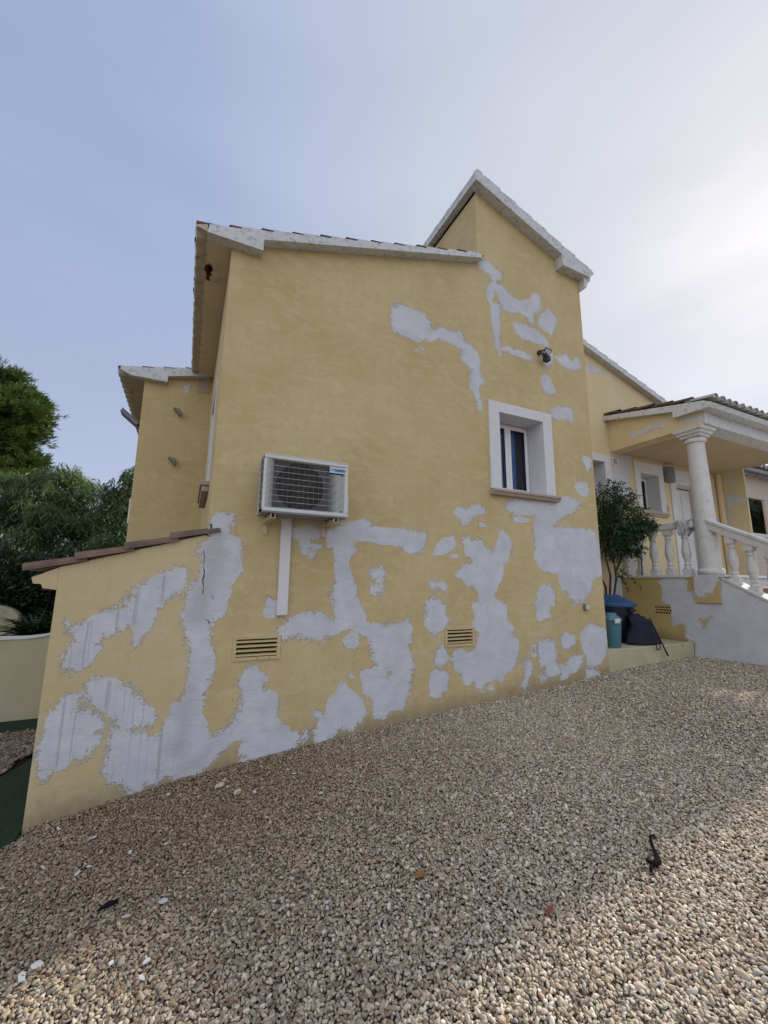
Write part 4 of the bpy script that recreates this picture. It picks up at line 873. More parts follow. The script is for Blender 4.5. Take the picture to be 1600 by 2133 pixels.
for i in range(n_):
    a, b = 2*math.pi*i/n_, 2*math.pi*(i+1)/n_
    mb.add([(hc[0]+.222*math.cos(a), ay0+.045, hc[1]+.222*math.sin(a)), (hc[0]+.222*math.cos(b), ay0+.045, hc[1]+.222*math.sin(b)), rim(b), rim(a)], [(0, 1, 2, 3)])
mb.build('fan_surround', 'surplate', A)
mb = MB(); mb.box(ax0+.045, ax1-.04, ay0+.20, ay0+.22, ja-.02, jb+.02); mb.box(ax0+.012, ax0+.04, ay0+.055, ay1-.03, ja-.02, jb+.02); mb.build('heat_exchanger', 'acdark', A)
fcx, fcz = ax0+.335, (az0+az1)/2-.005
mb = MB()
for i in range(40):
    a, b = 2*math.pi*i/40, 2*math.pi*(i+1)/40
    mb.add([(fcx+.215*math.cos(a), ay0+.07, fcz+.215*math.sin(a)), (fcx+.215*math.cos(b), ay0+.07, fcz+.215*math.sin(b)), (fcx+.23*math.cos(b), ay0+.05, fcz+.23*math.sin(b)), (fcx+.23*math.cos(a), ay0+.05, fcz+.23*math.sin(a))], [(0, 1, 2, 3)])
    mb.add([(fcx+.215*math.cos(a), ay0+.07, fcz+.215*math.sin(a)), (fcx+.215*math.cos(b), ay0+.07, fcz+.215*math.sin(b)), (fcx+.215*math.cos(b), ay0+.19, fcz+.215*math.sin(b)), (fcx+.215*math.cos(a), ay0+.19, fcz+.215*math.sin(a))], [(0, 1, 2, 3)])
mb.build('fan_shroud', 'acdark', A)
mb = MB(); mb.tube([(fcx, ay0+.08, fcz), (fcx, ay0+.14, fcz)], .055, 20)
for k in range(3):
    P = []
    for i in range(7):
        t = 2*math.pi*k/3+i*.16
        P += [(fcx+.05*math.cos(t), ay0+.135-.008*i, fcz+.05*math.sin(t)), (fcx+.20*math.cos(t+.25), ay0+.14-.012*i, fcz+.20*math.sin(t+.25))]
    mb.add(P, [(2*i, 2*i+1, 2*i+3, 2*i+2) for i in range(6)])
mb.build('fan', 'fan', A)
mb = MB()   # moulded front grille: horizontal slats, thin uprights over the fan
n_ = 41
for i in range(n_):
    z = ja+.006+(jb-ja-.012)*i/(n_-1); th = .0007 if i % 5 else .0014
    bx = ax0+.60 if z > jb-.075 else ib-.01
    yy = ay0+.012
    mb.prism([(ax0+.022, z-.0042), (ax0+.085, z-.0012), (ax0+.085, z+.0012), (ax0+.022, z+.0042)], 'y', yy-.001, yy+.001); mb.mi = 0 if i % 5 == 0 else 1; mb.box(ax0+.085, min(bx, ax0+.60), yy-.001, yy+.001, z-th, z+th); mb.mi = 0
    if bx > ax0+.61: mb.prism([(ax0+.60, z-th), (ax0+.68, z-.0032), (bx-.008, z-.0032), (bx-.008, z+.0032), (ax0+.68, z+.0032), (ax0+.60, z+th)], 'y', yy-.001, yy+.001)
mb.mi = 1
for i in range(12):
    x = ax0+.075+i*.0475; mb.box(x-.0006, x+.0006, ay0+.016, ay0+.0175, ja, jb)
mb.build('front_grille', ['ac', 'grillein'], A)
mb = MB()
for i in range(9):
    z = ja+(jb-ja)*i/8; mb.tube([(ax0+.008, ay0+.03, z), (ax0-.004, ay0+.05, z), (ax0-.004, ay1-.03, z), (ax0+.008, ay1-.015, z)], .0022, 6)
for i in range(3): mb.box(ax0-.0055, ax0-.003, ay0+.06+i*.085, ay0+.064+i*.085, ja-.01, jb+.01)
mb.build('side_guard', 'ac', A)
mb = MB(); mb.prism([(ax1-.185, jb-.005), (ax1-.028, jb-.005), (ax1-.028, jb-.066), (ax1-.185, jb-.066)], 'y', ay0+.002, ay0+.012)
bd = mb.build('badge', 'badge', A)
text_mesh('DAIKIN', .032, 'badge_lettering', bd, 'badgeblue', (ax1-.142, ay0-.0005, jb-.048), .15, .001, 1.02, .0012)
mb = MB(); ex, ez = ax1-.175, jb-.048; mb.prism([(ex, ez+.022), (ex+.026, ez+.022), (ex+.018, ez+.008), (ex+.006, ez-.004), (ex+.008, ez+.010)], 'y', ay0-.001, ay0+.0015); mb.build('emblem', 'badgecyan', bd)
for sx, sz in ((ax1-.062, jb-.085), (ax1-.062, ja+.014), (ax0+.12, ja+.014), (ax0+.50, ja+.014)):
    mb = MB(); mb.tube([(sx, ay0+.012, sz), (sx, ay0+.004, sz)], .0065, 10); mb.build('screw', 'black', A)
mb = MB(); mb.prism([(ay0+.12, az0+.02), (ay1-.02, az0+.02), (ay1-.02, az0+.28), (ay0+.16, az0+.28), (ay0+.12, az0+.24)], 'x', ax1+.001, ax1+.055); mb.build('valve_cover', 'ac', A, bevel=.006)
for bx in (ax0+.095, ax1-.115):
    mb = MB()
    mb.box(bx-.022, bx+.022, ay0-.02, FY-.002, az0-.050, az0-.046); mb.box(bx-.02, bx-.016, ay0-.02, FY-.002, az0-.0455, az0-.012); mb.box(bx-.02, bx+.02, FY-.012, FY-.002, az0-.15, az0-.0505)
    mb.prism([(ay0-.02, az0-.012), (ay0-.02, az0-.046), (FY-.012, az0-.07), (FY-.012, az0-.012)], 'x', bx+.017, bx+.020)
    br = mb.build('wall_bracket', 'bracket', A)
    for q in (.035, .235):
        mb = MB(); mb.lathe([(.022, 0), (.026, .01), (.018, .02), (.026, .03), (.022, .044)], (bx, ay0+q, az0-.0455), 12); mb.build('rubber_foot', 'black', br)
mb = MB(); mb.box(.787, .884, FY-.052, FY-.002, 1.305, 2.25)
tag(mb.build('cable_duct', 'duct', origin=(.83, 4, 1.3), bevel=.004), 'white plastic cable duct running down the wall below the air conditioner', 'cable duct')

fx, fz = 4.36, 4.90
T = thing('floodlight', (fx, FY, fz-.1), 'small grey motion sensor floodlight high on the tower wall above the window', 'floodlight')
def xf(mb, eu, loc):
    R = Euler(eu).to_matrix()
    mb.v = [tuple(R@Vector(v)+Vector(loc)) for v in mb.v]; return mb
q4 = [Vector(onY(*q)) for q in ((1138, 723, 3.80), (1151, 729, 3.78), (1139, 748, 3.86), (1129, 742, 3.88))]
nn_ = (q4[1]-q4[0]).cross(q4[3]-q4[0]).normalized(); cc_ = sum(q4, Vector())/4
if nn_.y > 0: nn_ = -nn_
def slab(q, t0, t1): return MB().add([v+nn_*t0 for v in q]+[v+nn_*t1 for v in q], [(0, 1, 2, 3), (7, 6, 5, 4), (0, 4, 5, 1), (1, 5, 6, 2), (2, 6, 7, 3), (3, 7, 4, 0)])
slab(q4, 0, -.022).build('lamp_head', 'alublack', T, bevel=.002)
qa = [cc_+(v-cc_)*.80 for v in q4]; gl = [qa[0], qa[1], qa[1].lerp(qa[2], .62), qa[0].lerp(qa[3], .62)]
slab(gl, .002, .0005).build('lamp_glass', 'badge', T)
ql = [qa[1].lerp(qa[2], .66), qa[0].lerp(qa[3], .66), qa[3], qa[2]]; slab(ql, .002, .0005).build('led_plate', 'black', T)
mb = MB(); mb.tube([(fx-.03, FY-.002, fz-.0), (fx-.03, FY-.04, fz-.0)], .035, 14); mb.tube([(fx-.03, FY-.04, fz), (fx+.0, FY-.08, fz+.02), tuple(cc_-nn_*.03)], .012, 8); mb.build('mount', 'alublack', T)
mb = MB(); mb.tube([(fx-.03, FY-.045, fz-.01), (fx, FY-.07, fz-.06), (fx+.02, FY-.085, fz-.09)], .011, 8); mb.box(fx-.015, fx+.065, FY-.13, FY-.05, fz-.16, fz-.09); mb.build('motion_sensor', 'alublack', T, bevel=.008)
T = thing('floodlight', (-.84, 7.4, 4.05), 'dark floodlight sticking out below the left eave of the rear block', 'floodlight')
p = onY(258, 860, 7.3); q = onY(287, 886, 7.3); d = Vector(q-p); mid = (Vector(p)+Vector(q))/2
mb = MB(); mb.box(-.16, .15, -.11, .11, -.03, .02); mb.box(-.17, .16, -.12, .12, .02, .03); a = math.atan2(d.z, d.x)
xf(mb, (0, -a, 0), mid).build('lamp_head', 'alu', T, bevel=.004)
mb = MB(); mb.tube([mid+Vector((.10, 0, -.08)), (-.86, 7.3, 4.0), (-.832, 7.3, 4.0)], .022, 8); mb.build('mount', 'alu', T)
T = thing('outdoor_socket', (4.903, FY, 1.32), 'small grey outdoor socket low on the tower wall near its right corner', 'socket')
mb = MB(); mb.box(4.868, 4.938, FY-.045, FY-.002, 1.28, 1.36); mb.build('socket_box', 'greymetal', T, bevel=.006)
mb = MB(); mb.box(4.874, 4.932, FY-.055, FY-.0455, 1.288, 1.352); mb.build('socket_cover', 'whitestone', T, bevel=.004)
# by the front door
mb = MB(); mb.lathe([(.0, 0), (.12, 0), (.125, .02), (.125, .30), (.12, .32), (0, .32)], (9.19, CY-.012, 3.80), 20, 1.05, 1.1)
tag(mb.build('wall_lamp', 'greymetal', origin=(9.19, CY, 3.8)), 'grey half round wall lamp between window and front door', 'wall lamp')
p = onY(1315, 1033, CY); T = thing('alarm_plaque', (p[0], CY, p[2]), 'small purple plaque with white marks left of the porch window', 'plaque')
mb = MB(); mb.box(p[0]-.065, p[0]+.065, CY-.012, CY-.002, p[2]-.13, p[2]+.12); mb.build('plate', 'purple', T, bevel=.003)
mb = MB(); mb.box(p[0]-.055, p[0]+.055, CY-.0145, CY-.012, p[2]+.08, p[2]+.105); mb.box(p[0]-.02, p[0]+.025, CY-.0145, CY-.012, p[2]+.0, p[2]+.03); mb.box(p[0]-.025, p[0]+.025, CY-.0145, CY-.012, p[2]-.06, p[2]-.04); mb.box(p[0]-.03, p[0]+.03, CY-.0145, CY-.012, p[2]-.12, p[2]-.10); mb.build('plate_lettering', 'whitepl', T)
p = onY(1389, 1060, CY); mb = MB(); mb.box(p[0]-.045, p[0]+.045, CY-.02, CY-.002, p[2]-.06, p[2]+.06); mb.box(p[0]-.03, p[0]+.03, CY-.024, CY-.02, p[2]-.04, p[2]+.04)
tag(mb.build('doorbell', 'stone', origin=(p[0], CY, p[2])), 'tiny square doorbell plate beside the front door frame', 'doorbell')

# ================================================================ BINS AND BAG ON THE LEDGE
LZ = .730
T = thing('bin', (5.70, 4.20, LZ), 'small teal pail with white handle, closed lid, in front of the big bin', 'bin')
c_ = (5.70, 4.22, LZ)
mb = MB(); mb.lathe([(.100, 0), (.108, .01), (.135, .36), (.137, .385)], c_, 32); mb.build('body', 'teal', T, smooth='auto')
mb = MB(); mb.lathe([(.150, .378), (.152, .395), (.143, .41), (.120, .43), (.085, .455), (.075, .48), (.068, .485)], c_, 32); mb.build('lid', 'teal', T, smooth='auto')
mb = MB(); mb.box(c_[0]-.115, c_[0]-.01, c_[1]-.165, c_[1]-.13, LZ+.345, LZ+.41); mb.build('handle', 'whitepl', T, bevel=.014)
T = thing('bin', (6.32, 4.62, LZ), 'large dark bin with a bright blue domed lid below the bush', 'bin')
c_ = (6.34, 4.66, LZ)
mb = MB(); mb.lathe([(.235, 0), (.25, .02), (.315, .54), (.335, .545), (.335, .57)], c_, 40); mb.build('body', 'navy', T, smooth='auto')
mb = MB(); mb.lathe([(.355, .55), (.362, .56), (.362, .60), (.345, .615), (.33, .62), (.25, .665), (.20, .68), (.14, .725), (.12, .735)], c_, 40); mb.build('lid', 'bluelid', T, smooth='auto')
mb = MB(); mb.box(c_[0]-.06, c_[0]+.06, c_[1]-.37, c_[1]-.33, LZ+.48, LZ+.52); mb.build('handle', 'navy', T, bevel=.008)
# slumped fabric bag
bm_ = MB(); nu_, nv_ = 22, 16; vs = []
for j in range(nv_):
    t = j/(nv_-1)
    for i in range(nu_):
        a = 2*math.pi*i/nu_; wv = 1+.07*math.sin(3*a+4*t)+.05*math.sin(7*a-3*t)
        rx = (.36-.16*t)*wv; ry = (.15-.07*t)*wv
        if t > .93: rx *= .6; ry *= .5
        vs.append((6.48+.0*t+rx*math.cos(a)+.02*math.sin(9*t+a), 4.25+.06*t+ry*math.sin(a), LZ+.005+.42*t+.012*math.sin(5*a)*t+.04*t*math.cos(a)*-1))
fs = [(j*nu_+i, j*nu_+(i+1) % nu_, (j+1)*nu_+(i+1) % nu_, (j+1)*nu_+i) for j in range(nv_-1) for i in range(nu_)]+[list(range((nv_-1)*nu_, nv_*nu_)), list(range(nu_))[::-1]]
bm_.add(vs, fs); tag(bm_.build('bag', 'fabric', origin=(6.5, 4.3, LZ), smooth=True), 'slumped dark navy fabric bag on the ledge right of the bins', 'bag')
T = thing('stick', (6.62, 3.985, .56), 'thin black pole with a ring leaning from the bag down over the ledge', 'pole')
pa, pb_ = onY(1353, 1286, 4.10), onY(1374, 1330, 4.03); pc = onY(1392, 1366, 3.99)
mb = MB(); mb.tube([pa, pb_, pc], [.008, .011, .013], 8); mb.build('pole', 'black', T)
p = onY(1373, 1347, 4.005); mb = MB(); mb.tube([(p[0]+.042*math.cos(t), p[1]+.01, p[2]+.048*math.sin(t)) for t in np.linspace(0, 2*math.pi, 20)], .008, 8); mb.build('ring', 'black', T)
# rag on the rail
mb = MB(); n1, n2 = 15, 18; vs = []
for i in range(n1):
    for j in range(n2):
        s_ = (i/(n1-1)-.5)*.24; t = (j/(n2-1)-.5)*.52            # s along the rail (Y), t across it
        w_ = .012*math.sin(s_*60+t*9)+.006*math.sin(t*31-s_*14)
        if abs(t) < .095: x, z = 7.502+t, 2.688+.5*abs(w_)+.012
        else: x, z = 7.502+math.copysign(.095+.02+abs(w_)*1.5, t), 2.695-(abs(t)-.095)*(1.25+.4*math.sin(s_*20))
        vs.append((x, 4.02+s_*(1-.35*abs(t)/.22)+.3*w_, z+.02*math.sin(s_*25)))
mb.add(vs, [(i*n2+j, i*n2+j+1, (i+1)*n2+j+1, (i+1)*n2+j) for i in range(n1-1) for j in range(n2-1)])
o = mb.build('rag', 'cloth', origin=(7.5, 4.02, 2.69), smooth=True); sm_ = o.modifiers.new('thick', 'SOLIDIFY'); sm_.thickness = .004
tag(o, 'crumpled grey white rag hung over the rail next to the column', 'rag')

# ================================================================ FOLIAGE
def leaves(P, D, L, Wd, tint, name, mat, parent=None, origin=(0, 0, 0), bend=.0, seed=0):
    """P base points, D unit directions; every leaf is a rhombus of real size"""
    r = np.random.default_rng(seed); n = len(P)
    s = np.cross(D, r.normal(size=(n, 3))); s /= np.linalg.norm(s, axis=1)[:, None]+1e-9
    L = np.broadcast_to(L, n)[:, None]*r.uniform(.7, 1.3, n)[:, None]; Wd = np.broadcast_to(Wd, n)[:, None]*r.uniform(.7, 1.3, n)[:, None]
    dz = np.array([0, 0, -1.])*L*bend
    V = np.stack([P, P+D*L*.45+s*Wd/2+dz*.2, P+D*L+dz, P+D*L*.45-s*Wd/2+dz*.2], 1).reshape(-1, 3)-np.array(ORIG[parent.name] if parent else origin)
    me = bpy.data.meshes.new(name); me.vertices.add(4*n); me.vertices.foreach_set('co', V.astype(np.float32).ravel())
    me.loops.add(4*n); me.loops.foreach_set('vertex_index', np.arange(4*n, dtype=np.int32)); me.polygons.add(n); me.polygons.foreach_set('loop_start', np.arange(0, 4*n, 4, dtype=np.int32))
    at = me.attributes.new('tint', 'FLOAT', 'POINT'); at.data.foreach_set('value', np.repeat(tint, 4).astype(np.float32))
    me.materials.append(M[mat]); me.update(calc_edges=True)
    o = bpy.data.objects.new(name, me); C.objects.link(o)
    if parent: o.parent = parent; ORIG[o.name] = ORIG[parent.name]
    else: o.location = origin; ORIG[o.name] = tuple(origin)
    return o
def unit(v): return v/(np.linalg.norm(v, axis=1)[:, None]+1e-9)
def blob_points(blobs, n, r, shell=.55, rough=.22):
    """blobs: (centre, (rx, ry, rz)); points crowd towards the uneven outer shell"""
    w = np.array([b[1][0]*b[1][1]*b[1][2] for b in blobs])**(2/3); k = r.choice(len(blobs), n, p=w/w.sum())
    c = np.array([b[0] for b in blobs])[k]; R = np.array([b[1] for b in blobs])[k]
    d = unit(r.normal(size=(n, 3))); rad = shell+(1-shell)*r.random(n)**.6
    ph = np.array([b[0][0]*3+b[0][2]*5 for b in blobs])[k]
    lump = 1+rough*np.sin(d[:, 0]*7+ph)*np.sin(d[:, 2]*6+ph*1.7)*1.2+rough*.6*np.sin(d[:, 1]*11+d[:, 0]*9+ph)
    return c+d*R*(rad*lump)[:, None], d, k
def trunk(base, top, r0, r1, parent, limbs=(), seed=1, name='trunk'):
    rr = random.Random(seed); mb = MB(); b, t = Vector(base), Vector(top); pts = []; rad = []
    for i in range(7):
        f_ = i/6; p = b.lerp(t, f_)+Vector((rr.uniform(-1, 1), rr.uniform(-1, 1), 0))*r0*.6*(0 < i < 6); pts.append(p); rad.append(r0+(r1-r0)*f_)
    mb.tube(pts, rad, 10)
    for i, e_ in enumerate(limbs):
        s0 = pts[2+i % 4]; e_ = Vector(e_); m_ = s0.lerp(e_, .5)+Vector((0, 0, .12*(e_-s0).length)); mb.tube([s0, m_, e_], [r1*.9, r1*.6, r1*.2], 7)
    return mb.build(name, 'bark', parent, smooth=True)
def pxb(lst, Y, dep=1.0):
    """blobs from (px, py, rx px, rz px, dY)"""
    out = []
    for x, y, rx, rz_, dy in lst:
        p = onY(x, y, Y+dy); dist = float((p-EYE)@_f); s = dist/F
        out.append((p, (rx*s, max(rx, rz_)*s*dep, rz_*s)))
    return out
r = np.random.default_rng(21)
# pine, upper left
PB = pxb([(-70,880,110,100,0),(-5,800,26,26,0),(28,790,22,18,0),(8,835,52,26,.2),(45,830,32,20,-.2),(78,842,24,15,.1),(60,862,38,15,-.4),(20,868,50,18,-.2),(-20,850,50,40,.4),
          (40,900,36,17,-.3),(84,880,15,15,.1),(72,898,24,12,0),(10,915,46,22,-.2),(30,935,30,12,0),(-15,935,40,20,.2),(44,950,8,4,0),(-25,960,44,10,.3),
          (20,985,46,18,0),(62,966,30,13,-.1),(84,958,11,9,.2),(70,985,20,12,0),(40,1005,44,18,-.3),(-10,1010,50,24,0),(0,1040,50,24,.4)], 17)
T = thing('pine_tree', tuple(np.array(onY(-90, 1300, 17.5))*[1, 1, 0]+[0, 0, -.14]), 'tall pine with layered bright green pads of needles at the left edge', 'tree')
bx = ORIG[T.name]
trunk(bx, (bx[0]+.2, bx[1], 7.4), .28, .10, T, [b[0] for b in PB[1:14]], 2)
P, d, k = blob_points(PB, 10500, r, .45, .36)
reps = 9; P2 = np.repeat(P, reps, 0)+r.normal(0, .035, (len(P)*reps, 3)); D = unit(np.repeat(d*.8+[0.25, 0, .55], reps, 0)+r.normal(0, .45, (len(P)*reps, 3)))
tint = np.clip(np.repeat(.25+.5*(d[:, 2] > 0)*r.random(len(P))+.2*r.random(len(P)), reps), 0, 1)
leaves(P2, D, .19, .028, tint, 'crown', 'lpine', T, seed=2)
# drooping pepper trees behind the annex
def droop_tree(label, base, bl, Y, n, seed, name='pepper_tree', mat='lpepper', L=.17, Wd=.024, nlimb=8, strings=11):
    T = thing(name, base, label, 'tree', None); rr = np.random.default_rng(seed)
    B = pxb(bl, Y); trunk(base, tuple(B[0][0]), .14, .05, T, [b[0] for b in B[1:1+nlimb]], seed)
    P, d, k = blob_points(B, n, rr, .35, .38)
    # each point starts a drooping twig with narrow leaflets
    m = strings; t = np.tile(np.arange(m)/m, n); out = unit(np.column_stack([d[:, 0], d[:, 1], np.zeros(n)]))
    PP = np.repeat(P, m, 0)+np.repeat(out, m, 0)*(t*.16)[:, None]+np.column_stack([0*t, 0*t, -.30*t**1.6])+rr.normal(0, .014, (n*m, 3))
    side = np.where(np.arange(n*m) % 2 == 0, 1, -1)[:, None]*np.repeat(np.cross(out, [0, 0, 1.]), m, 0)
    D = unit(side*.7+np.array([0, 0, -.75])+rr.normal(0, .3, (n*m, 3))+np.repeat(out, m, 0)*.25)
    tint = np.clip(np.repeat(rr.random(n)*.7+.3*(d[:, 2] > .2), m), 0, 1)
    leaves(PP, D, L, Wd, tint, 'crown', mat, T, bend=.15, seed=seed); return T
droop_tree('bushy pepper tree with hanging feathery leaves between pine and house', (-3.4, 13.6, -.14),
  [(105,1030,46,34,0),(60,1080,50,36,0),(108,985,34,22,0),(150,992,30,22,.3),(185,1022,26,26,0),(20,1040,36,34,-.3),(130,1090,42,30,-.5),(60,1140,56,32,-.6),(-20,1110,50,50,0),(200,1078,22,30,0),(150,1050,34,24,.1),(25,1000,30,22,.2),(70,1030,36,26,-.2),(125,1140,40,26,-.5),(95,1060,28,22,-.9),(190,1130,28,30,0),(0,1170,50,34,-.4),(170,1085,24,20,-.4),(45,1110,30,20,-1.0)], 13, 2700, 31)
droop_tree('slender pepper tree with hanging shoots against the rear block', (-1.6, 12.6, -.14),
  [(252,1020,20,22,0),(272,990,17,20,0),(300,980,28,24,.3),(236,1050,20,20,-.2),(265,1060,24,24,0),(228,1020,11,10,0),(300,1060,40,60,.5),(222,1085,18,18,0),(250,1095,24,20,-.3),(262,1025,14,16,.3)], 12, 850, 32)
# dark hedge mass lower down: three separate shrubs
for i, (bl, lab, bs) in enumerate((([(40,1200,90,60,0),(0,1240,90,60,0),(60,1250,70,50,.2),(20,1290,70,45,0),(-30,1180,70,60,0)], 'dark shaded shrub at the left edge above the far garden wall', (-3.6, 11, -.14)),
                              ([(150,1200,75,60,0),(130,1250,70,50,0),(190,1180,60,45,.2),(110,1300,50,40,0)], 'dark shaded shrub behind the annex roof', (-2.0, 11.4, -.14)),
                              ([(240,1170,50,50,0),(265,1140,30,30,0),(290,1180,60,60,.3),(230,1220,60,50,0)], 'dark shaded shrub against the corner of the rear block', (-1.0, 11.8, -.14)))):
    T = thing('shrub', bs, lab, 'shrub'); B = pxb(bl, bs[1]-.2); rr = np.random.default_rng(40+i)
    trunk(bs, tuple(B[0][0]), .07, .03, T, [b[0] for b in B[1:]], 50+i, 'stem')
    P, d, k = blob_points(B, 17000, rr, .3, .2); D = unit(d+rr.normal(0, .8, d.shape)); leaves(P, D, .10, .042, rr.random(len(P)), 'crown', 'lhedge', T, seed=60+i)
# white flowering shrub
T = thing('flowering_shrub', (-1.55, 9.1, -.14), 'small shrub dotted with white flowers above the annex roof', 'shrub'); B = pxb([(222,1135,30,20,0),(205,1150,30,22,0),(245,1145,25,20,0),(200,1200,40,50,0)], 9); rr = np.random.default_rng(71)
trunk((-1.55, 9.1, -.14), tuple(B[0][0]), .03, .012, T, [b[0] for b in B[1:]], 72, 'stem')
P, d, k = blob_points(B, 4200, rr, .4, .2); leaves(P, unit(d+rr.normal(0, .6, d.shape)), .055, .026, rr.random(len(P))*.6+.4, 'crown', 'lpepper', T, seed=7)
P, d, k = blob_points(B[:3], 46, rr, .95, .2); P = np.repeat(P, 7, 0); leaves(P, unit(np.repeat(d, 7, 0)+rr.normal(0, .8, P.shape)), .018, .014, rr.random(len(P)), 'flowers', 'petal', T, seed=8)
# rosette plant behind the garden wall
def rosette(name, base, label, cat, n, L, Wd, seed, mat='lfan', up=.6):
    T = thing(name, base, label, cat); rr = np.random.default_rng(seed); mb = MB()
    for i in range(n):
        a = rr.uniform(0, 6.283); e_ = rr.uniform(.15, 1.25)**up*1.1; l = L*rr.uniform(.7, 1.1); pts = []
        for s_ in range(6):
            t = s_/5; el = e_-1.3*t*t*.8; 
            if s_ == 0: p = Vector(base)+Vector((0, 0, .05))
            else: p = p+Vector((math.cos(a)*math.cos(el), math.sin(a)*math.cos(el), math.sin(el)))*l/5
            pts.append(p.copy())
        sd_ = Vector((-math.sin(a), math.cos(a), 0)); w = [Wd*x for x in (.35, .9, 1, .85, .5, .05)]
        vs = [];
        for p_, w_ in zip(pts, w): vs += [p_-sd_*w_/2, p_+Vector((0, 0, -w_*.25)), p_+sd_*w_/2]
        mb.add(vs, [(3*s_+q, 3*s_+q+1, 3*s_+q+4, 3*s_+q+3) for s_ in range(5) for q in (0, 1)])
    o = mb.build('crown', mat, T, smooth=True); at = o.data.attributes.new('tint', 'FLOAT', 'POINT'); at.data.foreach_set('value', np.repeat(rr.random(n), 18).astype(np.float32)); return T
rosette('rosette_plant', (-1.95, 7.9, .66), 'spiky green rosette of long narrow leaves behind the garden wall', 'plant', 190, .62, .040, 81)
rosette('rosette_plant', (-1.60, 8.2, .70), 'second spiky rosette half hidden behind the annex edge', 'plant', 150, .72, .045, 82)
# bush in the recess
T = thing('bush', (6.42, 4.98, LZ), 'dark green bush with thin bare stems growing behind the bins', 'bush'); rr = np.random.default_rng(91)
B = pxb([(1275,1085,36,44,0),(1300,1075,36,36,0),(1262,1040,18,30,0),(1285,1110,42,36,0),(1315,1095,24,30,-.1),(1270,1130,30,26,.1),(1330,1098,20,16,-.15),(1300,1140,26,16,0),(1250,1060,14,50,.1),(1290,1045,26,24,0)], 4.72)
B = [(b[0], (b[1][0], min(b[1][1], .26), b[1][2])) for b in B]
mb = MB(); b0 = Vector((6.46, 4.85, LZ)); pr = random.Random(4)
st_px = [(1283,1240,4.85),(1272,1200,4.8),(1262,1160,4.8),(1260,1120,4.75)], [(1290,1242,4.85),(1284,1205,4.8),(1279,1165,4.78),(1285,1120,4.75)], [(1286,1240,4.85),(1262,1222,4.75),(1245,1190,4.7)], [(1283,1190,4.8),(1292,1168,4.78),(1296,1140,4.75)], [(1278,1170,4.8),(1268,1140,4.8),(1275,1100,4.75)]
for s_ in st_px: mb.tube([(b0 if i == 0 and s_[0][1] > 1230 else Vector(onY(*q))) for i, q in enumerate(s_)], [.022-.004*i for i in range(len(s_))], 7)
for s_ in (st_px[0], st_px[1]): mb.tube([b0, Vector(onY(*s_[0]))], .02, 7)
mb.build('stem', 'bark', T, smooth=True)
P, d, k = blob_points(B, 1100, rr, .35, .25); m_ = 11
tw = unit(d+rr.normal(0, .5, d.shape)+[0, -.2, -.1]); t = np.tile(np.arange(m_)/m_, len(P))
PP = np.repeat(P, m_, 0)+np.repeat(tw, m_, 0)*(t*.17)[:, None]+np.column_stack([0*t, 0*t, -.05*t*t]); D = unit(np.repeat(tw, m_, 0)*.6+rr.normal(0, .6, PP.shape))
PP[:, 1] = np.minimum(PP[:, 1], CY-.03)
# wispy shoots: top, lower right
pts = []
for (x0, y0, x1, y1) in ((1262,1030,1268,1000),(1275,1025,1302,1005),(1285,1030,1312,1018),(1270,1035,1250,1008),(1280,1190,1325,1212),(1285,1195,1312,1235),(1285,1185,1335,1225),(1290,1200,1300,1215),(1300,1060,1330,1035),(1262,1020,1283,1003)):
    a, b = onY(x0, y0, 4.6), onY(x1, y1, 4.5)
    for t in np.linspace(0, 1, 16): pts.append(a+(b-a)*t+[0, 0, .05*math.sin(t*3)])
pts = np.array(pts); SHO = np.repeat(pts, 2, 0); n0 = len(SHO)
PP = np.concatenate([PP, SHO]); D = np.concatenate([D, unit(rr.normal(0, 1, (n0, 3))+[.3, 0, -.2])]); tn_ = np.concatenate([np.repeat(rr.random(len(P))*.8, m_), rr.random(n0)*.6])
leaves(PP, D, .052, .019, np.clip(tn_, 0, 1), 'crown', 'lbush', T, bend=.2, seed=9)
# climber that spills over the rail end
B = pxb([(1345,1092,16,12,0),(1352,1098,11,10,0),(1335,1100,18,14,0),(1325,1115,18,16,0),(1315,1150,14,8,0)], 4.55); B = [(b[0], (b[1][0], .12, b[1][2])) for b in B]
P, d, k = blob_points(B, 900, rr, .3, .2); 
T = thing('creeper', (7.35, 4.75, 1.8), 'very dark leafy creeper hanging over the end of the porch rail', 'creeper')
mb = MB(); mb.tube([(7.35, 4.75, 1.80), (7.30, 4.70, 2.2), tuple(B[0][0])], [.012, .01, .006], 6); mb.build('stem', 'bark', T)
leaves(P, unit(d+rr.normal(0, .7, d.shape)), .055, .036, rr.random(len(P))*.5, 'crown', 'lpalm', T, seed=11)

# ================================================================ GARDEN WALLS AND NEIGHBOUR
T = thing('garden_wall', (-2, 7.05, -.14), 'pale green garden wall sweeping up to the annex beside the turf', 'wall')
prof = [(-7, .87), (-1.80, .875), (-1.62, .895), (-1.45, .95), (-1.25, 1.03), (-1.0, 1.15), (-.86, 1.20)]
mb = MB(); mb.prism([(-7, -.4), (-.86, -.4)]+[(x, z-.02) for x, z in prof[::-1]], 'y', 7.0, 7.16); mb.build('wall_body', 'gardenwall', T)
mb = MB(); mb.prism([(x, z-.0195) for x, z in prof]+[(x, z+.006) for x, z in prof[::-1]], 'y', 6.985, 7.175); mb.build('coping', 'whitestone', T)
T = thing('garden_wall', (-4, 10.1, -.14), 'second pale garden wall with a rounded end, farther back at the left edge', 'wall')
mb = MB(); mb.prism([(-9, -.14), (-2.84, -.14), (-2.72, .6), (-2.74, .98), (-2.84, 1.07), (-3.0, 1.14), (-9, 1.15)], 'y', 10.0, 10.2); mb.build('wall_body', 'gardenwall', T, bevel=.02)
NY = 5.6
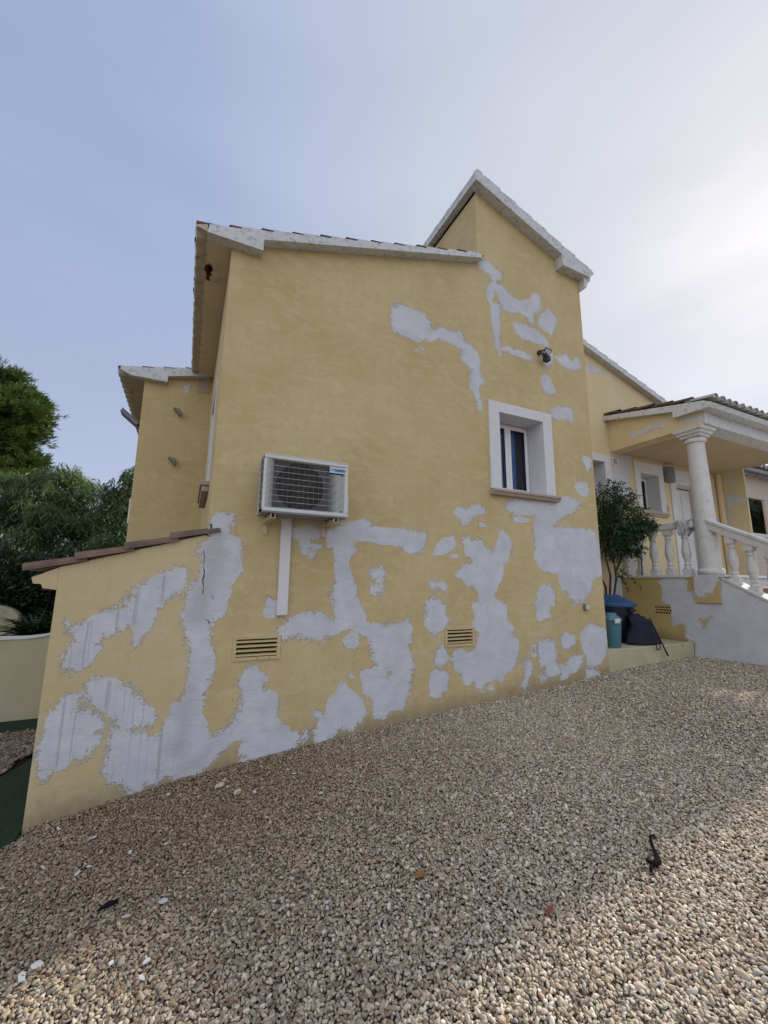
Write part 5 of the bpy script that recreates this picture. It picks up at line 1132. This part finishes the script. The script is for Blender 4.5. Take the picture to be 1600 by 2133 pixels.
T = thing('neighbouring_building', (14, NY, 0), 'pale building with grey tiled eaves and an arcade opening beyond the porch', 'building')
def nY(px, py): p = onY(px, py, NY); return p[0], p[2]
xo0, zt0 = nY(1548, 1037); xo1, _ = nY(1592, 1040); _, zb0 = nY(1575, 1111); _, zt1 = nY(1592, 1036); _, ze = nY(1560, 990)
mb = MB(); zo = (zt0+zt1)/2-.02
mb.box(11.32, xo0, NY, NY+.06, 0, ze+.1); mb.box(xo1, 20, NY, NY+.06, 0, ze+.1); mb.box(xo0, xo1, NY, NY+.06, 0, zb0); mb.box(xo0, xo1, NY, NY+.06, zo, ze+.1)
mb.build('wall', 'palewall', T)
mb = MB(); mb.box(xo0-.02, xo1+.05, NY-.03, NY+.09, zb0-.10, zb0); mb.build('parapet_coping', 'whitestone', T)
mb = MB(); mb.box(11.32, 20, NY-.30, NY-.16, ze-.02, ze+.07); mb.build('gutter', 'greymetal', T)
for k in range(24): mb = MB(); mb.box(11.4+k*.35, 11.48+k*.35, NY-.16, NY-.002, ze-.05, ze+.03); mb.build('rafter_end', 'trim', T)
mb = MB(); tiles(mb, (11.32, NY-.32, ze+.13), (1, 0, 0), (0, 1, .28), (0, -.28, 1), 36, 5, expo=.325); mb.build('roof', 'tilegrey', T)
pc_ = onY(1572, 1070, 8.0)
T = thing('palm', (pc_[0], 8.0, .5), 'dark drooping palm crown seen through the neighbouring opening', 'palm'); rr = np.random.default_rng(5)
bx = ORIG[T.name]; trunk(bx, (bx[0], 8.0, 4.9), .2, .16, T, (), 3)
PP = []; DD = []
for i in range(120):
    a = rr.uniform(0, 6.283); e_ = rr.uniform(-.9, 1.0); p = np.array([bx[0]+rr.uniform(-.8, .8), 8.0, 4.9+rr.uniform(-1.2, .3)]); l = 1.9
    for s_ in range(26):
        t = s_/25; el = e_-1.9*t*t; dv = np.array([math.cos(a)*math.cos(el), math.sin(a)*math.cos(el), math.sin(el)]); p = p+dv*l/26
        sdv = np.array([-math.sin(a), math.cos(a), 0.])
        for sg in (1, -1): PP.append(p.copy()); DD.append(dv*.5+sdv*sg*.7+[0, 0, -.6])
leaves(np.array(PP), unit(np.array(DD)), .42, .035, rr.random(len(PP)), 'crown', 'lpalm', T, seed=12)

# ================================================================ SMALL LITTER ON THE GRAVEL
G_ = 'white paint and plaster flakes scattered on the gravel'
def chip(px, py, L, Wd, mat, label, seed, group=G_, cat='paint flake', name='paint_flake', up=.016, thick=.004):
    p = gnd(px, py); rr = random.Random(seed); mb = MB(); n = rr.choice((5, 6, 7)); a0 = rr.uniform(0, 3.1)
    poly = [(L*.5*math.cos(t)*rr.uniform(.55, 1.2), Wd*.58*math.sin(t)*rr.uniform(.55, 1.3)) for t in np.linspace(0, 2*math.pi*(n-1)/n, n)]
    mb.prism(poly, 'z', 0, thick); xf(mb, (rr.uniform(-.25, .25), rr.uniform(-.25, .25), a0), (p[0], p[1], p[2]+up))
    return tag(mb.build(name, mat, origin=(p[0], p[1], p[2]+up)), label, cat, group)
chip(341, 1885, .055, .042, 'chip', 'broad pale grey paint flake lying alone, right of the black twig', 1)
chip(74, 2021, .07, .035, 'chip', 'large bluish grey paint flake in the sunlit lower left corner', 2)
chip(44, 2043, .09, .025, 'chip', 'long pale sliver just below the large bluish flake', 3)
chip(494, 1657, .085, .045, 'chipcream', 'cream plaster lump right of the smaller ones near the wall foot', 4, thick=.02, cat='plaster flake', name='plaster_flake')
chip(459, 1642, .11, .045, 'chipcream', 'long cream plaster flake near the wall foot', 5, thick=.015, cat='plaster flake', name='plaster_flake')
chip(485, 1609, .07, .06, 'chip', 'white paint flake touching the foot of the front wall', 6)
chip(194, 1750, .06, .03, 'chip', 'pointed white flake nearest the green turf', 7)
for i, (x, y, l, w, lb) in enumerate(((121,1732,.05,.014,'thin white sliver of paint just off the lower left wall corner'),(271,1782,.045,.02,'narrow white flake right of the pointed one near the turf'),
        (345,1764,.03,.018,'tiny white flake nearest below the lower drip stained patch'),(184,1812,.045,.016,'slanting white flake, upper right of a close pair'),
        (161,1826,.04,.02,'small white flake, lower left of a close pair'),(89,1814,.04,.014,'thin pale sliver of paint left of the close pair'),
        (262,1917,.045,.012,'thin white sliver just right of the short black twig'),(230,2016,.03,.018,'small white flake right of the sunlit corner patch'),
        (295,2047,.045,.016,'narrow white flake lowest on the left half of the gravel'),(304,2012,.035,.02,'dull grey flake above the lowest narrow one'),
        (614,1616,.05,.025,'white flake at the wall foot below the lowest pointed patch'),(669,1657,.04,.03,'bright white flake alone below the air conditioner side of the wall'),
        (468,1629,.035,.03,'small white crumb above the long cream flake'),(475,1644,.03,.025,'small white crumb between the two cream flakes'),
        (681,1899,.03,.018,'pale flake, lower of a touching pair near the picture centre'),(680,1888,.02,.018,'tiny white flake, upper of a touching pair near the picture centre'),
        (675,1951,.036,.022,'bright white flake nearest the camera at the centre'),(350,1660,.05,.02,'white flake at the wall foot left of the cream flakes'),
        (530,1655,.03,.02,'small white crumb right of the cream lump'),(448,1905,.028,.016,'tiny white flake right of the broad pale grey one'),
        (1434,1377,.03,.02,'small white flake at the ledge foot left of the stair wall'),(1448,1378,.03,.02,'small white flake in the corner of ledge and stair wall'),
        (1539,1383,.035,.03,'white flake at the foot of the grey stair wall'),(608,1838,.02,.015,'tiny pale flake left of the touching pair'),(570,1885,.02,.016,'tiny pale crumb left of the centre flakes'))):
    chip(x, y, l, w, 'chip', lb, 20+i)
chip(875, 1830, .07, .04, 'dryleaf', 'orange brown dry leaf in the middle of the gravel', 51, None, 'leaf', 'dry_leaf', .02, .002)
chip(1146, 1906, .05, .03, 'redleaf', 'small dark red leaf on the gravel at the lower right', 52, None, 'leaf', 'dry_leaf', .02, .002)
P = [gnd(x, y)+[0, 0, h] for x, y, h in ((1363,1752,.03),(1356,1762,.045),(1360,1778,.04),(1368,1794,.035),(1372,1806,.03),(1366,1814,.03),(1358,1818,.03))]
mb = MB(); mb.tube(P, [.005, .006, .008, .011, .018, .014, .010], 8); mb.tube([P[5], gnd(1352, 1808)+[0, 0, .03], gnd(1348, 1804)+[0, 0, .03]], [.012, .010, .007], 8); mb.tube([P[6], gnd(1357, 1828)+[0, 0, .025]], [.010, .006], 8)
tag(mb.build('twig', 'mattblack', origin=tuple(P[3]), smooth=True), 'crooked black twig standing out on the sunlit gravel at the right', 'twig')
P = [gnd(x, y)+[0, 0, h] for x, y, h in ((200,1908,.02),(214,1901,.025),(228,1897,.03),(243,1891,.03))]
mb = MB(); mb.tube(P, [.004, .010, .013, .009], 8); tag(mb.build('twig', 'mattblack', origin=tuple(P[1]), smooth=True), 'short black twig in the gravel at the left', 'twig')
